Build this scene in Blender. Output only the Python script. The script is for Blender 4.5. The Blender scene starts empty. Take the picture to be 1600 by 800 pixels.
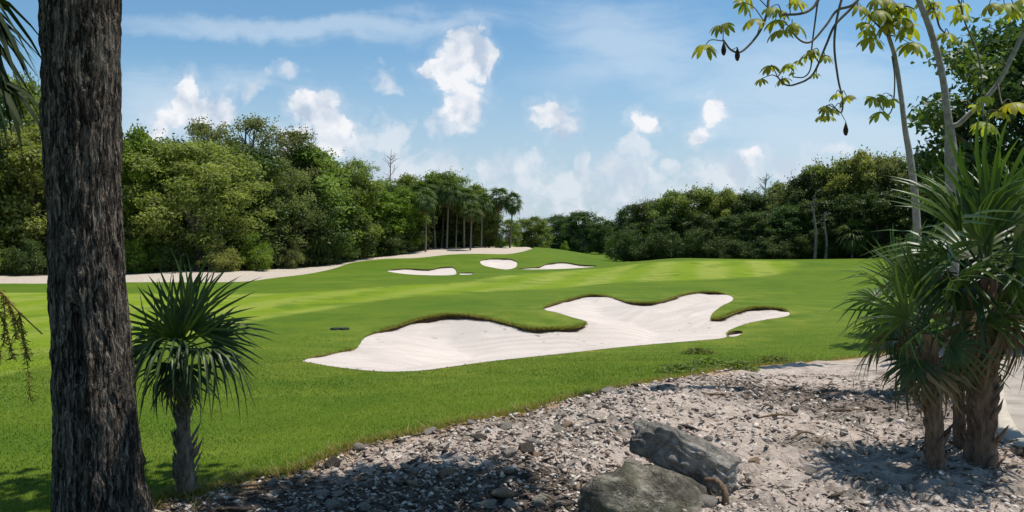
import bpy, bmesh, math, random
import numpy as np
from mathutils import Vector, Matrix
from mathutils.geometry import delaunay_2d_cdt

R = math.radians
rng = np.random.default_rng(7)
random.seed(7)
scene = bpy.context.scene
COL = scene.collection

# ------------------------------------------------------------------ camera, sky, sun, exposure
CAM_Z = 1.65
FPX = 1250.0
PITCH = math.atan(25 / FPX)
cam_d = bpy.data.cameras.new('camera')
cam_d.sensor_fit = 'HORIZONTAL'
cam_d.sensor_width = 36
cam_d.lens = 36 * FPX / 1600
cam_d.clip_end = 8000
cam_d.clip_start = 0.05
cam = bpy.data.objects.new('camera', cam_d)
COL.objects.link(cam)
cam.location = (0, 0, CAM_Z)
cam.rotation_euler = (math.pi / 2 - PITCH, 0, 0)
scene.camera = cam

SUN_EL, SUN_AZ = R(69), R(74)          # azimuth clockwise from +Y (towards +X)
sun_dir = Vector((math.sin(SUN_AZ) * math.cos(SUN_EL), math.cos(SUN_AZ) * math.cos(SUN_EL), math.sin(SUN_EL)))
sd = bpy.data.lights.new('sun', 'SUN')
sd.energy = 4.6
sd.angle = R(0.53)
sd.color = (1.0, 0.955, 0.88)
sun = bpy.data.objects.new('sun', sd)
COL.objects.link(sun)
sun.rotation_euler = (-sun_dir).to_track_quat('-Z', 'Y').to_euler()

scene.view_settings.view_transform = 'Standard'
scene.view_settings.look = 'None'
scene.view_settings.exposure = 0.15
scene.view_settings.gamma = 1.0
scene.view_settings.use_curve_mapping = False
scene.cycles.max_bounces = 5
scene.cycles.diffuse_bounces = 2
scene.cycles.transmission_bounces = 4
scene.cycles.transparent_max_bounces = 4
scene.cycles.sample_clamp_indirect = 6
SKY_STRENGTH = 0.085


class NT:
    """small helper round a node tree"""
    def __init__(self, tree):
        self.t = tree
        self.n = tree.nodes
        self.l = tree.links

    def put(self, sock, v):
        if hasattr(v, 'is_output'):
            self.l.new(v, sock)
        elif v is not None:
            try:
                sock.default_value = v
            except Exception:
                sock.default_value = (*v, 1.0)

    def math(self, op, a, b=None, c=None, clamp=False):
        n = self.n.new('ShaderNodeMath')
        n.operation = op
        n.use_clamp = clamp
        self.put(n.inputs[0], a)
        if b is not None:
            self.put(n.inputs[1], b)
        if c is not None:
            self.put(n.inputs[2], c)
        return n.outputs[0]

    def vmath(self, op, a, b=None):
        n = self.n.new('ShaderNodeVectorMath')
        n.operation = op
        self.put(n.inputs[0], a)
        if b is not None:
            self.put(n.inputs[3 if op == 'SCALE' else 1], b)
        return n.outputs['Value'] if op in ('LENGTH', 'DOT_PRODUCT', 'DISTANCE') else n.outputs[0]

    def noise(self, vec, scale, detail=4, rough=0.55, dist=0.0, color=False):
        n = self.n.new('ShaderNodeTexNoise')
        if vec is not None:
            self.l.new(vec, n.inputs['Vector'])
        n.inputs['Scale'].default_value = scale
        n.inputs['Detail'].default_value = detail
        n.inputs['Roughness'].default_value = rough
        n.inputs['Distortion'].default_value = dist
        return n.outputs['Color' if color else 'Fac']

    def voro(self, vec, scale, feature='F1', out='Distance', rnd=1.0):
        n = self.n.new('ShaderNodeTexVoronoi')
        n.feature = feature
        if vec is not None:
            self.l.new(vec, n.inputs['Vector'])
        n.inputs['Scale'].default_value = scale
        n.inputs['Randomness'].default_value = rnd
        return n.outputs[out]

    def ramp(self, fac, stops, interp='LINEAR'):
        n = self.n.new('ShaderNodeValToRGB')
        self.put(n.inputs[0], fac)
        cr = n.color_ramp
        cr.interpolation = interp
        while len(cr.elements) < len(stops):
            cr.elements.new(0.5)
        for e, (p, c) in zip(cr.elements, stops):
            e.position = p
            e.color = (*c, 1) if not isinstance(c, (int, float)) else (c, c, c, 1)
        return n.outputs[0]

    def mix(self, fac, a, b, mode='MIX'):
        n = self.n.new('ShaderNodeMix')
        n.data_type = 'RGBA'
        n.blend_type = mode
        self.put(n.inputs[0], fac)
        self.put(n.inputs[6], a)
        self.put(n.inputs[7], b)
        return n.outputs[2]

    def smooth(self, x, lo, hi):
        n = self.n.new('ShaderNodeMapRange')
        n.interpolation_type = 'SMOOTHSTEP'
        self.put(n.inputs[0], x)
        n.inputs[1].default_value = lo
        n.inputs[2].default_value = hi
        return n.outputs[0]

    def attr(self, name):
        n = self.n.new('ShaderNodeAttribute')
        n.attribute_name = name
        return n.outputs['Fac']

    def mapping(self, vec, scale):
        n = self.n.new('ShaderNodeMapping')
        self.l.new(vec, n.inputs[0])
        n.inputs['Scale'].default_value = scale
        return n.outputs[0]

    def bump(self, height, strength, dist):
        n = self.n.new('ShaderNodeBump')
        self.l.new(height, n.inputs['Height'])
        n.inputs['Strength'].default_value = strength
        n.inputs['Distance'].default_value = dist
        return n.outputs[0]


# ---- world: Nishita sky with clouds placed by direction (at infinity)
world = bpy.data.worlds.new('World')
scene.world = world
world.use_nodes = True
W = NT(world.node_tree)
W.n.clear()
w_out = W.n.new('ShaderNodeOutputWorld')
w_bg = W.n.new('ShaderNodeBackground')
W.l.new(w_bg.outputs[0], w_out.inputs[0])
sky = W.n.new('ShaderNodeTexSky')
sky.sky_type = 'NISHITA'
sky.sun_disc = False
sky.sun_elevation = SUN_EL
sky.sun_rotation = SUN_AZ
sky.air_density = 1.0
sky.dust_density = 0.6
sky.ozone_density = 1.4
w_bg.inputs['Strength'].default_value = SKY_STRENGTH
tc = W.n.new('ShaderNodeTexCoord')
sep = W.n.new('ShaderNodeSeparateXYZ')
W.l.new(tc.outputs['Generated'], sep.inputs[0])
yy = W.math('MAXIMUM', sep.outputs[1], 0.08)
cu = W.math('DIVIDE', sep.outputs[0], yy)
cv = W.math('DIVIDE', sep.outputs[2], yy)
cmb = W.n.new('ShaderNodeCombineXYZ')
W.l.new(cu, cmb.inputs[0])
W.l.new(cv, cmb.inputs[1])
P0 = cmb.outputs[0]
wa = W.vmath('SCALE', W.vmath('SUBTRACT', W.noise(P0, 9, 2, 0.5, color=True), (0.5, 0.5, 0.5)), 0.045)
wb = W.vmath('SCALE', W.vmath('SUBTRACT', W.noise(P0, 34, 4, 0.6, color=True), (0.5, 0.5, 0.5)), 0.026)
PW = W.vmath('ADD', P0, W.vmath('ADD', wa, wb))


def cloud_field(blobs):
    acc = None
    for (px, py, rx, ry, amp) in blobs:
        c = ((px - 800) / FPX, (375 - py) / FPX, 0)
        q = W.vmath('MULTIPLY', W.vmath('SUBTRACT', PW, c), (FPX / rx, FPX / ry, 0))
        d = W.math('MULTIPLY', W.math('SUBTRACT', 1.0, W.vmath('LENGTH', q)), amp)
        acc = d if acc is None else W.math('SMOOTH_MAX', acc, d, 0.12)
    return acc


CUMULUS = [(722, 90, 46, 48, 1.0), (752, 105, 26, 40, 1.0), (672, 108, 26, 18, .8), (698, 120, 34, 28, .9), (724, 160, 40, 42, .9),
           (495, 178, 48, 40, 1.0), (520, 205, 44, 42, .9), (470, 215, 44, 30, .6),
           (292, 140, 26, 32, .9), (300, 172, 56, 30, .9), (352, 172, 36, 28, .8), (255, 190, 36, 22, .5),
           (866, 182, 36, 30, .8), (880, 202, 26, 24, .7), (1006, 194, 32, 22, .7), (1122, 180, 26, 24, .8), (1090, 206, 24, 18, .7),
           (1180, 246, 20, 16, .6), (250, 200, 24, 18, .6), (232, 214, 26, 14, .6)]
FAINT = [(600, 126, 32, 32, .6), (450, 104, 30, 26, .5), (402, 142, 46, 30, .5), (700, 196, 50, 34, .6),
         (600, 222, 60, 36, .7), (690, 262, 60, 30, .8), (760, 268, 50, 26, .8), (560, 236, 50, 26, .7), (990, 238, 40, 26, .8),
         (908, 262, 22, 34, .8), (875, 288, 60, 24, .8), (960, 256, 40, 20, .7), (1048, 262, 28, 16, .7), (1112, 272, 46, 22, .7),
         (1010, 285, 80, 24, .6), (640, 262, 44, 24, .7), (840, 250, 30, 22, .5), (1180, 262, 40, 18, .5), (1300, 240, 60, 18, .5)]
def puffs(vec):
    v1 = W.math('SUBTRACT', 0.55, W.voro(vec, 34))
    v2 = W.math('SUBTRACT', 0.55, W.voro(vec, 82))
    v3 = W.math('SUBTRACT', 0.5, W.noise(vec, 60, 5, 0.65))
    return W.math('ADD', W.math('MULTIPLY', v1, 0.75), W.math('ADD', W.math('MULTIPLY', v2, 0.34), W.math('MULTIPLY', v3, -0.9)))


pf = puffs(PW)
dc = cloud_field(CUMULUS)
df = cloud_field(FAINT)
den = W.math('ADD', dc, W.math('MULTIPLY', pf, 0.62))
SUN_OFF = (0.012, 0.016, 0)
den_s = W.math('MULTIPLY', W.math('SUBTRACT', pf, puffs(W.vmath('ADD', PW, SUN_OFF))), 0.62)
big_s = W.math('SUBTRACT', W.noise(PW, 14, 2, 0.5), W.noise(W.vmath('ADD', PW, (0.016, 0.028, 0)), 14, 2, 0.5))
a_c = W.math('MAXIMUM', W.math('MULTIPLY', W.smooth(den, 0.03, 0.40), 0.97), W.math('MULTIPLY', W.smooth(den, -0.40, 0.35), 0.26))
# bank of small hazy clouds low over the horizon
bank = W.math('MULTIPLY', W.smooth(cv, 0.145, 0.085), W.smooth(cv, 0.0, 0.03))
bn = W.math('ADD', W.math('MULTIPLY', W.noise(W.vmath('MULTIPLY', PW, (1.0, 1.25, 1)), 15, 5, 0.62), 1.0), W.math('MULTIPLY', pf, 0.22))
a_b = W.math('MULTIPLY', W.smooth(W.math('ADD', bn, W.math('MULTIPLY', bank, 0.22)), 0.54, 0.90), W.math('MULTIPLY', bank, 0.9))
a_f = W.math('MULTIPLY', W.smooth(W.math('ADD', df, W.math('MULTIPLY', pf, 0.75)), 0.02, 0.55), 0.66)
a_f = W.math('MAXIMUM', a_f, a_b)
# thin streaky cirrus and horizon haze
Pst = W.vmath('MULTIPLY', W.vmath('ADD', P0, W.vmath('SCALE', wa, 1.2)), (1.6, 9.0, 1.0))
str_n = W.noise(Pst, 2.6, 6, 0.6, 0.6)
cir = [(470, 40, 300, 20, .9), (620, 42, 200, 24, .6), (960, 60, 150, 62, .75), (1010, 100, 180, 50, .7), (1230, 130, 250, 90, .8),
       (1320, 210, 240, 80, .8), (240, 170, 90, 70, .8), (940, 30, 110, 30, .5), (370, 125, 110, 26, .6)]
ci = cloud_field(cir)
a_i = W.math('MULTIPLY', W.smooth(W.math('ADD', ci, W.math('MULTIPLY', W.math('SUBTRACT', str_n, 0.5), 1.6)), -0.25, 0.75), 0.52)
hz = W.math('MULTIPLY', W.math('SUBTRACT', 1.0, W.smooth(cv, 0.03, 0.27)), 0.74)
shade = W.math('ADD', 0.66, W.math('ADD', W.math('MULTIPLY', den_s, 1.25), W.math('MULTIPLY', big_s, 3.2)), clamp=True)
K = 0.90 / SKY_STRENGTH
white_lit = W.mix(shade, (0.50 * K, 0.60 * K, 0.74 * K, 1), (0.93 * K, 0.94 * K, 0.97 * K, 1))
skyc = W.mix(1.0, sky.outputs[0], (0.94, 1.28, 1.38, 1), 'MULTIPLY')
c1 = W.mix(hz, skyc, (0.54 * K, 0.625 * K, 0.735 * K, 1))
c2 = W.mix(a_i, c1, (0.66 * K, 0.78 * K, 0.90 * K, 1))
c3 = W.mix(a_f, c2, W.mix(0.45, white_lit, (0.68 * K, 0.75 * K, 0.84 * K, 1)))
c4 = W.mix(a_c, c3, white_lit)
W.l.new(c4, w_bg.inputs['Color'])


# ------------------------------------------------------------------ numpy helpers
def ss(a, b, x):
    t = np.clip((np.asarray(x, float) - a) / (b - a), 0, 1)
    return t * t * (3 - 2 * t)


def _hash(ix, iy, iz, seed):
    h = (ix.astype(np.int64) * 374761393 + iy.astype(np.int64) * 668265263 + iz.astype(np.int64) * 2147483647 + seed * 1274126177) & 0xffffffff
    h = ((h ^ (h >> 13)) * 1274126177) & 0xffffffff
    h = h ^ (h >> 16)
    return (h & 0xffff) / 65535.0


def vnoise(P, scale=1.0, seed=0):
    P = np.asarray(P, float) * scale
    if P.shape[1] == 2:
        P = np.concatenate([P, np.zeros((len(P), 1))], 1)
    i = np.floor(P).astype(np.int64)
    f = P - i
    f = f * f * (3 - 2 * f)
    out = 0
    for dx in (0, 1):
        for dy in (0, 1):
            for dz in (0, 1):
                w = (f[:, 0] if dx else 1 - f[:, 0]) * (f[:, 1] if dy else 1 - f[:, 1]) * (f[:, 2] if dz else 1 - f[:, 2])
                out = out + w * _hash(i[:, 0] + dx, i[:, 1] + dy, i[:, 2] + dz, seed)
    return out * 2 - 1


def fbm_np(P, scale, octv=4, seed=0, gain=0.5):
    a, s, out = 1.0, scale, 0
    for k in range(octv):
        out = out + a * vnoise(P, s, seed + k)
        a *= gain
        s *= 2.03
    return out


def mesh_np(name, V, faces, mats, attrs=None, smooth=False, mat_idx=None):
    """faces: list of int arrays (n,3) or (n,4)"""
    me = bpy.data.meshes.new(name)
    V = np.asarray(V, np.float32)
    me.vertices.add(len(V))
    me.vertices.foreach_set('co', V.ravel())
    faces = [np.asarray(f, np.int32) for f in faces if len(f)]
    loops = np.concatenate([f.ravel() for f in faces])
    sizes = np.concatenate([np.full(len(f), f.shape[1], np.int32) for f in faces])
    starts = np.concatenate([[0], np.cumsum(sizes)[:-1]]).astype(np.int32)
    me.loops.add(len(loops))
    me.loops.foreach_set('vertex_index', loops)
    me.polygons.add(len(sizes))
    me.polygons.foreach_set('loop_start', starts)
    me.polygons.foreach_set('loop_total', sizes)
    if smooth:
        me.polygons.foreach_set('use_smooth', np.ones(len(sizes), bool))
    if mat_idx is not None:
        me.polygons.foreach_set('material_index', np.asarray(mat_idx, np.int32))
    for m in (mats if isinstance(mats, (list, tuple)) else [mats]):
        me.materials.append(m)
    for k, a in (attrs or {}).items():
        at = me.attributes.new(k, 'FLOAT', 'POINT')
        at.data.foreach_set('value', np.asarray(a, np.float32))
    me.update(calc_edges=True)
    me.validate()
    return me


def link(name, me, parent=None, loc=None):
    o = bpy.data.objects.new(name, me)
    COL.objects.link(o)
    if parent is not None:
        o.parent = parent
    if loc is not None:
        o.location = loc
    return o


def tag(o, label=None, cat=None, group=None, kind=None):
    if label:
        o['label'] = label
    if cat:
        o['category'] = cat
    if group:
        o['group'] = group
    if kind:
        o['kind'] = kind
    return o


def empty(name, loc=(0, 0, 0), rz=0.0):
    o = bpy.data.objects.new(name, None)
    COL.objects.link(o)
    o.location = loc
    o.rotation_euler = (0, 0, rz)
    o.empty_display_size = 0.2
    return o


class MB:
    """collects vertex / face arrays"""
    def __init__(self):
        self.v, self.f3, self.f4, self.t, self.n = [], [], [], [], 0

    def add(self, V, f3=None, f4=None, tint=0.5):
        V = np.asarray(V, float).reshape(-1, 3)
        if f3 is not None and len(f3):
            self.f3.append(np.asarray(f3, int) + self.n)
        if f4 is not None and len(f4):
            self.f4.append(np.asarray(f4, int) + self.n)
        self.v.append(V)
        self.t.append(np.broadcast_to(np.asarray(tint, float), (len(V),)))
        self.n += len(V)

    def mesh(self, name, mats, smooth=False):
        fs = []
        if self.f3:
            fs.append(np.concatenate(self.f3))
        if self.f4:
            fs.append(np.concatenate(self.f4))
        return mesh_np(name, np.concatenate(self.v), fs, mats, {'tint': np.concatenate(self.t)}, smooth)


def smooth_path(pts, n=8):
    pts = np.asarray(pts, float)
    if len(pts) < 3:
        return np.stack([pts[0] + (pts[-1] - pts[0]) * t for t in np.linspace(0, 1, n + 1)])
    P = np.vstack([2 * pts[0] - pts[1], pts, 2 * pts[-1] - pts[-2]])
    out = []
    for i in range(1, len(P) - 2):
        for t in np.linspace(0, 1, n, endpoint=False):
            a, b, c, d = P[i - 1], P[i], P[i + 1], P[i + 2]
            out.append(0.5 * (2 * b + (c - a) * t + (2 * a - 5 * b + 4 * c - d) * t * t + (3 * b - a - 3 * c + d) * t ** 3))
    out.append(P[-2])
    return np.asarray(out)


def tube(mb, pts, radii, k=8, tint=0.5, wob=0.0, seed=0):
    """tapered tube along pts (n,3)"""
    pts = np.asarray(pts, float)
    n = len(pts)
    radii = np.interp(np.linspace(0, 1, n), np.linspace(0, 1, len(radii)), radii)
    T = np.gradient(pts, axis=0)
    T /= np.linalg.norm(T, axis=1, keepdims=True) + 1e-9
    ref = np.array([0.31, 0.95, 0.05])
    if abs(T.mean(0) @ ref) > 0.8:
        ref = np.array([0.9, 0.1, 0.3])
    A = np.cross(T, ref)
    A /= np.linalg.norm(A, axis=1, keepdims=True) + 1e-9
    B = np.cross(T, A)
    th = np.linspace(0, 2 * np.pi, k, endpoint=False)
    rr = radii[:, None] * np.ones(k)[None]
    if wob:
        rr = rr * (1 + wob * (np.random.default_rng(seed).random((n, k)) - 0.5))
    V = pts[:, None] + rr[..., None] * (A[:, None] * np.cos(th)[None, :, None] + B[:, None] * np.sin(th)[None, :, None])
    V = V.reshape(-1, 3)
    i = np.arange(n - 1)[:, None] * k
    j = np.arange(k)[None]
    j2 = (j + 1) % k
    F = np.stack([i + j, i + j2, i + k + j2, i + k + j], -1).reshape(-1, 4)
    f3 = [[(n - 1) * k + a, (n - 1) * k + (a + 1) % k, n * k] for a in range(k)]
    V = np.vstack([V, pts[-1] + T[-1] * radii[-1] * 0.5])
    mb.add(V, f3, F, tint)


def ray(px, py):
    cx, cy = (px - 800) / FPX, (400 - py) / FPX
    ca, sa = math.cos(PITCH), math.sin(PITCH)
    return np.array([cx, ca + sa * cy, -sa + ca * cy])


def at(px, py, Y):
    d = ray(px, py)
    return np.array([0, 0, CAM_Z]) + d * (Y / d[1])


# ------------------------------------------------------------------ terrain
def H(X, Y):
    X, Y = np.asarray(X, float), np.asarray(Y, float)
    u = X / np.maximum(Y, 1.0)
    z = -0.5 * ss(8, 17, Y)
    z = z + 0.66 * ss(36, 60, Y) * (1 - ss(63, 78, Y)) * ss(.10, .22, u)
    z = z + 1.33 * ss(-22, -7, X) * (1 - ss(2, 14, X)) * ss(56, 86, Y) * (1 - ss(92, 115, Y))
    z = z + 0.16 * np.exp(-((X - 1.6) / 2.4) ** 2 - ((Y - 6.9) / 1.9) ** 2)
    z = z + 0.07 * np.sin(X * 0.31 + 1.0) * np.sin(Y * 0.27 + 0.4) * ss(9, 16, Y) * (1 - ss(70, 90, Y))
    z = z + 0.035 * np.sin(X * 0.83 - Y * 0.21 + 2.0) * np.sin(Y * 0.55 + X * 0.2) * ss(10, 16, Y) * (1 - ss(40, 60, Y))
    z = z + 0.22 * np.exp(-((X + 1.0) / 3.2) ** 2 - ((Y - 21.5) / 2.6) ** 2) + 0.20 * np.exp(-((X - 7.6) / 2.6) ** 2 - ((Y - 25.0) / 2.6) ** 2)
    return z


def ground(px, py):
    d = ray(px, py)
    t = 2.0 * 1.012 ** np.arange(600)
    zz = CAM_Z + d[2] * t - H(d[0] * t, d[1] * t)
    idx = np.where(zz < 0)[0]
    if not len(idx):
        return np.array([d[0], d[1], 0]) * 400
    i = max(idx[0], 1)
    lo, hi = t[i - 1], t[i]
    for _ in range(30):
        m = (lo + hi) / 2
        if CAM_Z + d[2] * m - H(d[0] * m, d[1] * m) < 0:
            hi = m
        else:
            lo = m
    return np.array([d[0] * hi, d[1] * hi, float(H(d[0] * hi, d[1] * hi))])


def trace(pix, close=True, sub=4):
    """photo outline -> world outline on the ground, smoothed and resampled"""
    p = np.array(pix, float)
    if close:
        q = smooth_path(np.vstack([p[-1:], p, p[:2]]), sub)[sub:-sub - 1]
        q = q[:len(p) * sub]
    else:
        q = smooth_path(p, sub)
    return np.array([ground(a, b)[:2] for a, b in q])


def in_poly(P, poly):
    x, y = P[:, 0], P[:, 1]
    ins = np.zeros(len(P), bool)
    a = poly
    b = np.roll(poly, -1, 0)
    for (x1, y1), (x2, y2) in zip(a, b):
        if y1 == y2:
            continue
        c = ((y1 > y) != (y2 > y)) & (x < (x2 - x1) * (y - y1) / (y2 - y1) + x1)
        ins ^= c
    return ins


def seg_dist(P, poly, closed=True):
    """distance to polyline and index of nearest segment"""
    a = poly
    b = np.roll(poly, -1, 0)
    if not closed:
        a, b = poly[:-1], poly[1:]
    best = np.full(len(P), 1e9)
    bi = np.zeros(len(P), int)
    for k in range(len(a)):
        ab = b[k] - a[k]
        t = np.clip(((P - a[k]) @ ab) / (ab @ ab + 1e-12), 0, 1)
        d = np.linalg.norm(P - a[k] - t[:, None] * ab, axis=1)
        m = d < best
        best[m] = d[m]
        bi[m] = k
    return best, bi


BUNKER_BIG = [(472, 565), (485, 559), (507, 555), (535, 549), (555, 545), (562, 538), (567, 530), (580, 522), (600, 516), (625, 509), (650, 501), (675, 496), (700, 493), (730, 494),
              (762, 499), (800, 508), (825, 514), (862, 515), (894, 513), (912, 509), (914, 502), (894, 496), (872, 489), (848, 483), (862, 476), (887, 469), (912, 463), (934, 462), (956, 465),
              (978, 471), (1000, 474), (1025, 473), (1050, 466), (1072, 460), (1097, 457), (1125, 458), (1143, 463), (1144, 470), (1128, 478), (1113, 490), (1112, 499), (1131, 496), (1150, 488),
              (1175, 482), (1200, 482), (1222, 484), (1233, 488), (1230, 494), (1200, 499), (1169, 505), (1144, 514), (1134, 521), (1132, 528), (1081, 533), (1019, 538), (956, 544), (894, 551),
              (800, 561), (750, 567), (700, 574), (662, 579), (612, 581), (570, 579), (520, 573), (485, 567)]
BUNKER_A = [(604, 423), (632, 419.5), (670, 421), (689, 417.5), (707, 417.5), (713, 423), (709, 429.5), (670, 430), (632, 428)]
BUNKER_A2 = [(719, 426.5), (737, 426), (740, 427.5), (733, 429), (719, 429)]
BUNKER_C = [(751, 407), (771, 404), (797, 404.5), (808, 410), (805, 418), (790, 421), (769, 418), (754, 414)]
BUNKER_D = [(808, 419.5), (842, 417), (857, 411.5), (884, 410), (906, 413.5), (932, 415), (921, 417.5), (880, 420), (831, 421)]
BUNKER_H = [(1137, 521), (1145, 517.5), (1157, 517), (1160, 520), (1152, 525), (1140, 526)]
BED_EDGE = [(205, 812), (232, 790), (250, 779), (300, 774), (335, 765), (385, 750), (450, 738), (500, 718), (545, 700), (600, 688), (660, 675), (720, 660), (780, 650), (830, 638), (880, 624),
            (940, 610), (1000, 600), (1060, 590), (1120, 580), (1180, 573), (1260, 567), (1330, 560), (1400, 550), (1480, 541), (1560, 531)]
GRAVEL_EDGE = [(-260, 445), (-100, 445), (0, 443), (75, 443), (200, 441), (300, 441), (380, 440), (430, 434), (480, 428), (520, 420), (552, 410), (600, 404.5), (650, 403), (700, 398), (740, 396.5),
               (790, 397), (815, 393.5), (830, 389)]
FAIRWAY = [(-200, 458), (0, 457), (200, 459), (380, 460), (530, 454), (599, 448), (692, 443), (739, 440), (786, 431), (880, 424), (944, 419), (1012, 411), (1062, 408.5), (1231, 408), (1231, 422),
           (1197, 431), (1096, 437), (961, 442), (860, 451), (786, 454), (692, 460), (599, 468), (505, 484), (411, 499), (300, 522), (200, 545), (75, 570), (0, 588), (-200, 640)]

big_p = trace(BUNKER_BIG)
a_p, a2_p, c_p, d_p = [trace(b) for b in (BUNKER_A, BUNKER_A2, BUNKER_C, BUNKER_D)]
h_p = trace(BUNKER_H)
bed_e = trace(BED_EDGE, False, 6)
jit = np.stack([vnoise(bed_e, 2.1, 3), vnoise(bed_e, 2.1, 9)], 1) * 0.07
bed_e = bed_e + jit
bed_p = np.vstack([bed_e, [(7.6, 12.2), (5.2, 3.0), (4.0, -3.0), (-5.5, -3.0), (-5.0, 3.2), (-2.6, 3.7)]])
path_l = np.array([ground(*p)[:2] for p in [(1640, 745), (1605, 712), (1578, 684), (1562, 650), (1556, 610), (1552, 570), (1546, 540), (1540, 526)]])
path_l = smooth_path(path_l, 6)
path_p = np.vstack([[(4.4, 2.0)], path_l, [(9.5, 15.2), (13, 16.5), (30, 18), (30, 12), (12, 10.5), (8.5, 7.5), (6.8, 2.0)]])
grav_e = trace(GRAVEL_EDGE, False, 4)
grav_p = np.vstack([grav_e, [(3.0, 100), (-2, 130), (-30, 150), (-90, 150), (-110, 60), (-70, 38)]])
fair_p = trace(FAIRWAY)

REG = [('bunker_big', big_p), ('bunker_a', a_p), ('bunker_a2', a2_p), ('bunker_c', c_p), ('bunker_d', d_p), ('bunker_h', h_p), ('path', path_p), ('bed', bed_p), ('gravel', grav_p)]

pts = []
rr = 2.2
while rr < 130:
    th = np.radians(np.arange(-50, 50.01, 0.55)) + rng.normal(0, 0.001, 182)
    r_ = rr * (1 + rng.normal(0, 0.003, len(th)))
    pts.append(np.stack([r_ * np.sin(th), r_ * np.cos(th)], 1))
    rr *= 1.021
for rr in (140, 160, 190, 230, 300, 420, 600, 900, 1400, 2200, 3500):
    th = np.radians(np.arange(0, 360, 6))
    pts.append(np.stack([rr * np.sin(th), rr * np.cos(th)], 1))
for rr in (1.0, 2.0, 4, 7, 12, 20, 35, 60, 100):
    th = np.radians(np.arange(56, 305, 8))
    pts.append(np.stack([rr * np.sin(th), rr * np.cos(th)], 1))
bx, by = np.meshgrid(np.arange(-2.4, 5.2, 0.042), np.arange(4.4, 8.6, 0.042))
bp = np.stack([bx.ravel(), by.ravel()], 1) + rng.normal(0, 0.009, (bx.size, 2))
bp = bp[in_poly(bp, bed_p) & (np.abs(bp[:, 0] / bp[:, 1]) < 0.72)]
pts.append(bp)
sx_, sy_ = np.meshgrid(np.arange(-5, 10, 0.16), np.arange(9.5, 29, 0.2))
sp = np.stack([sx_.ravel(), sy_.ravel()], 1) + rng.normal(0, 0.03, (sx_.size, 2))
pts.append(sp[in_poly(sp, big_p)])
pts = np.concatenate(pts)
edges = []
vs = [pts]
n0 = len(pts)
for nm, poly in REG:
    m = len(poly)
    vs.append(poly)
    edges += [(n0 + i, n0 + (i + 1) % m) for i in range(m)]
    n0 += m
allp = np.concatenate(vs)
res = delaunay_2d_cdt([Vector(p) for p in allp], edges, [], 0, 1e-5, False)
CV = np.array([(v[0], v[1]) for v in res[0]])
CF = np.array([f for f in res[2] if len(f) == 3], int)
cen = CV[CF].mean(1)
owner = np.full(len(CF), -1)
for i, (nm, poly) in reversed(list(enumerate(REG))):
    owner[in_poly(cen, poly)] = i
area2 = np.cross(CV[CF[:, 1]] - CV[CF[:, 0]], CV[CF[:, 2]] - CV[CF[:, 0]])
CF[area2 < 0] = CF[area2 < 0][:, ::-1]
CZ = H(CV[:, 0], CV[:, 1])


def submesh(k):
    f = CF[owner == k]
    used, inv = np.unique(f, return_inverse=True)
    return used, inv.reshape(-1, 3)


# ------------------------------------------------------------------ materials
def new_mat(name):
    m = bpy.data.materials.new(name)
    m.use_nodes = True
    t = NT(m.node_tree)
    t.bsdf = m.node_tree.nodes['Principled BSDF']
    t.out = m.node_tree.nodes['Material Output']
    return m, t


def pos(t):
    g = t.n.new('ShaderNodeNewGeometry')
    return g.outputs['Position']


def objco(t):
    g = t.n.new('ShaderNodeTexCoord')
    return g.outputs['Object']


def leaf_mat(name, dark, light, rough=0.55, spec=0.3, transl=0.3, tcol=None, vary=0.12):
    m, t = new_mat(name)
    f = t.attr('tint')
    col = t.ramp(f, [(0.0, dark), (1.0, light)])
    oi = t.n.new('ShaderNodeObjectInfo')
    hs = t.n.new('ShaderNodeHueSaturation')
    t.put(hs.inputs['Hue'], t.math('ADD', 0.5 - vary * 0.12, t.math('MULTIPLY', oi.outputs['Random'], vary * 0.24)))
    t.put(hs.inputs['Value'], t.math('ADD', 1 - vary, t.math('MULTIPLY', oi.outputs['Random'], vary * 2)))
    t.l.new(col, hs.inputs['Color'])
    c = hs.outputs[0]
    t.l.new(c, t.bsdf.inputs['Base Color'])
    t.bsdf.inputs['Roughness'].default_value = rough
    t.bsdf.inputs['Specular IOR Level'].default_value = spec
    tr = t.n.new('ShaderNodeBsdfTranslucent')
    t.l.new(t.mix(1.0, c, (*(tcol or (1.25, 1.35, 0.6)), 1), 'MULTIPLY'), tr.inputs['Color'])
    mx = t.n.new('ShaderNodeMixShader')
    mx.inputs[0].default_value = transl
    t.l.new(t.bsdf.outputs[0], mx.inputs[1])
    t.l.new(tr.outputs[0], mx.inputs[2])
    t.l.new(mx.outputs[0], t.out.inputs[0])
    return m


def bark_mat(name, c1, c2, scale=(8, 8, 2.2), bump=0.6):
    m, t = new_mat(name)
    v = t.mapping(objco(t), scale)
    n = t.noise(v, 2.0, 6, 0.65)
    t.l.new(t.ramp(n, [(0.3, c1), (0.7, c2)]), t.bsdf.inputs['Base Color'])
    t.bsdf.inputs['Roughness'].default_value = 0.9
    t.l.new(t.bump(n, bump, 0.03), t.bsdf.inputs['Normal'])
    return m


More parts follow.
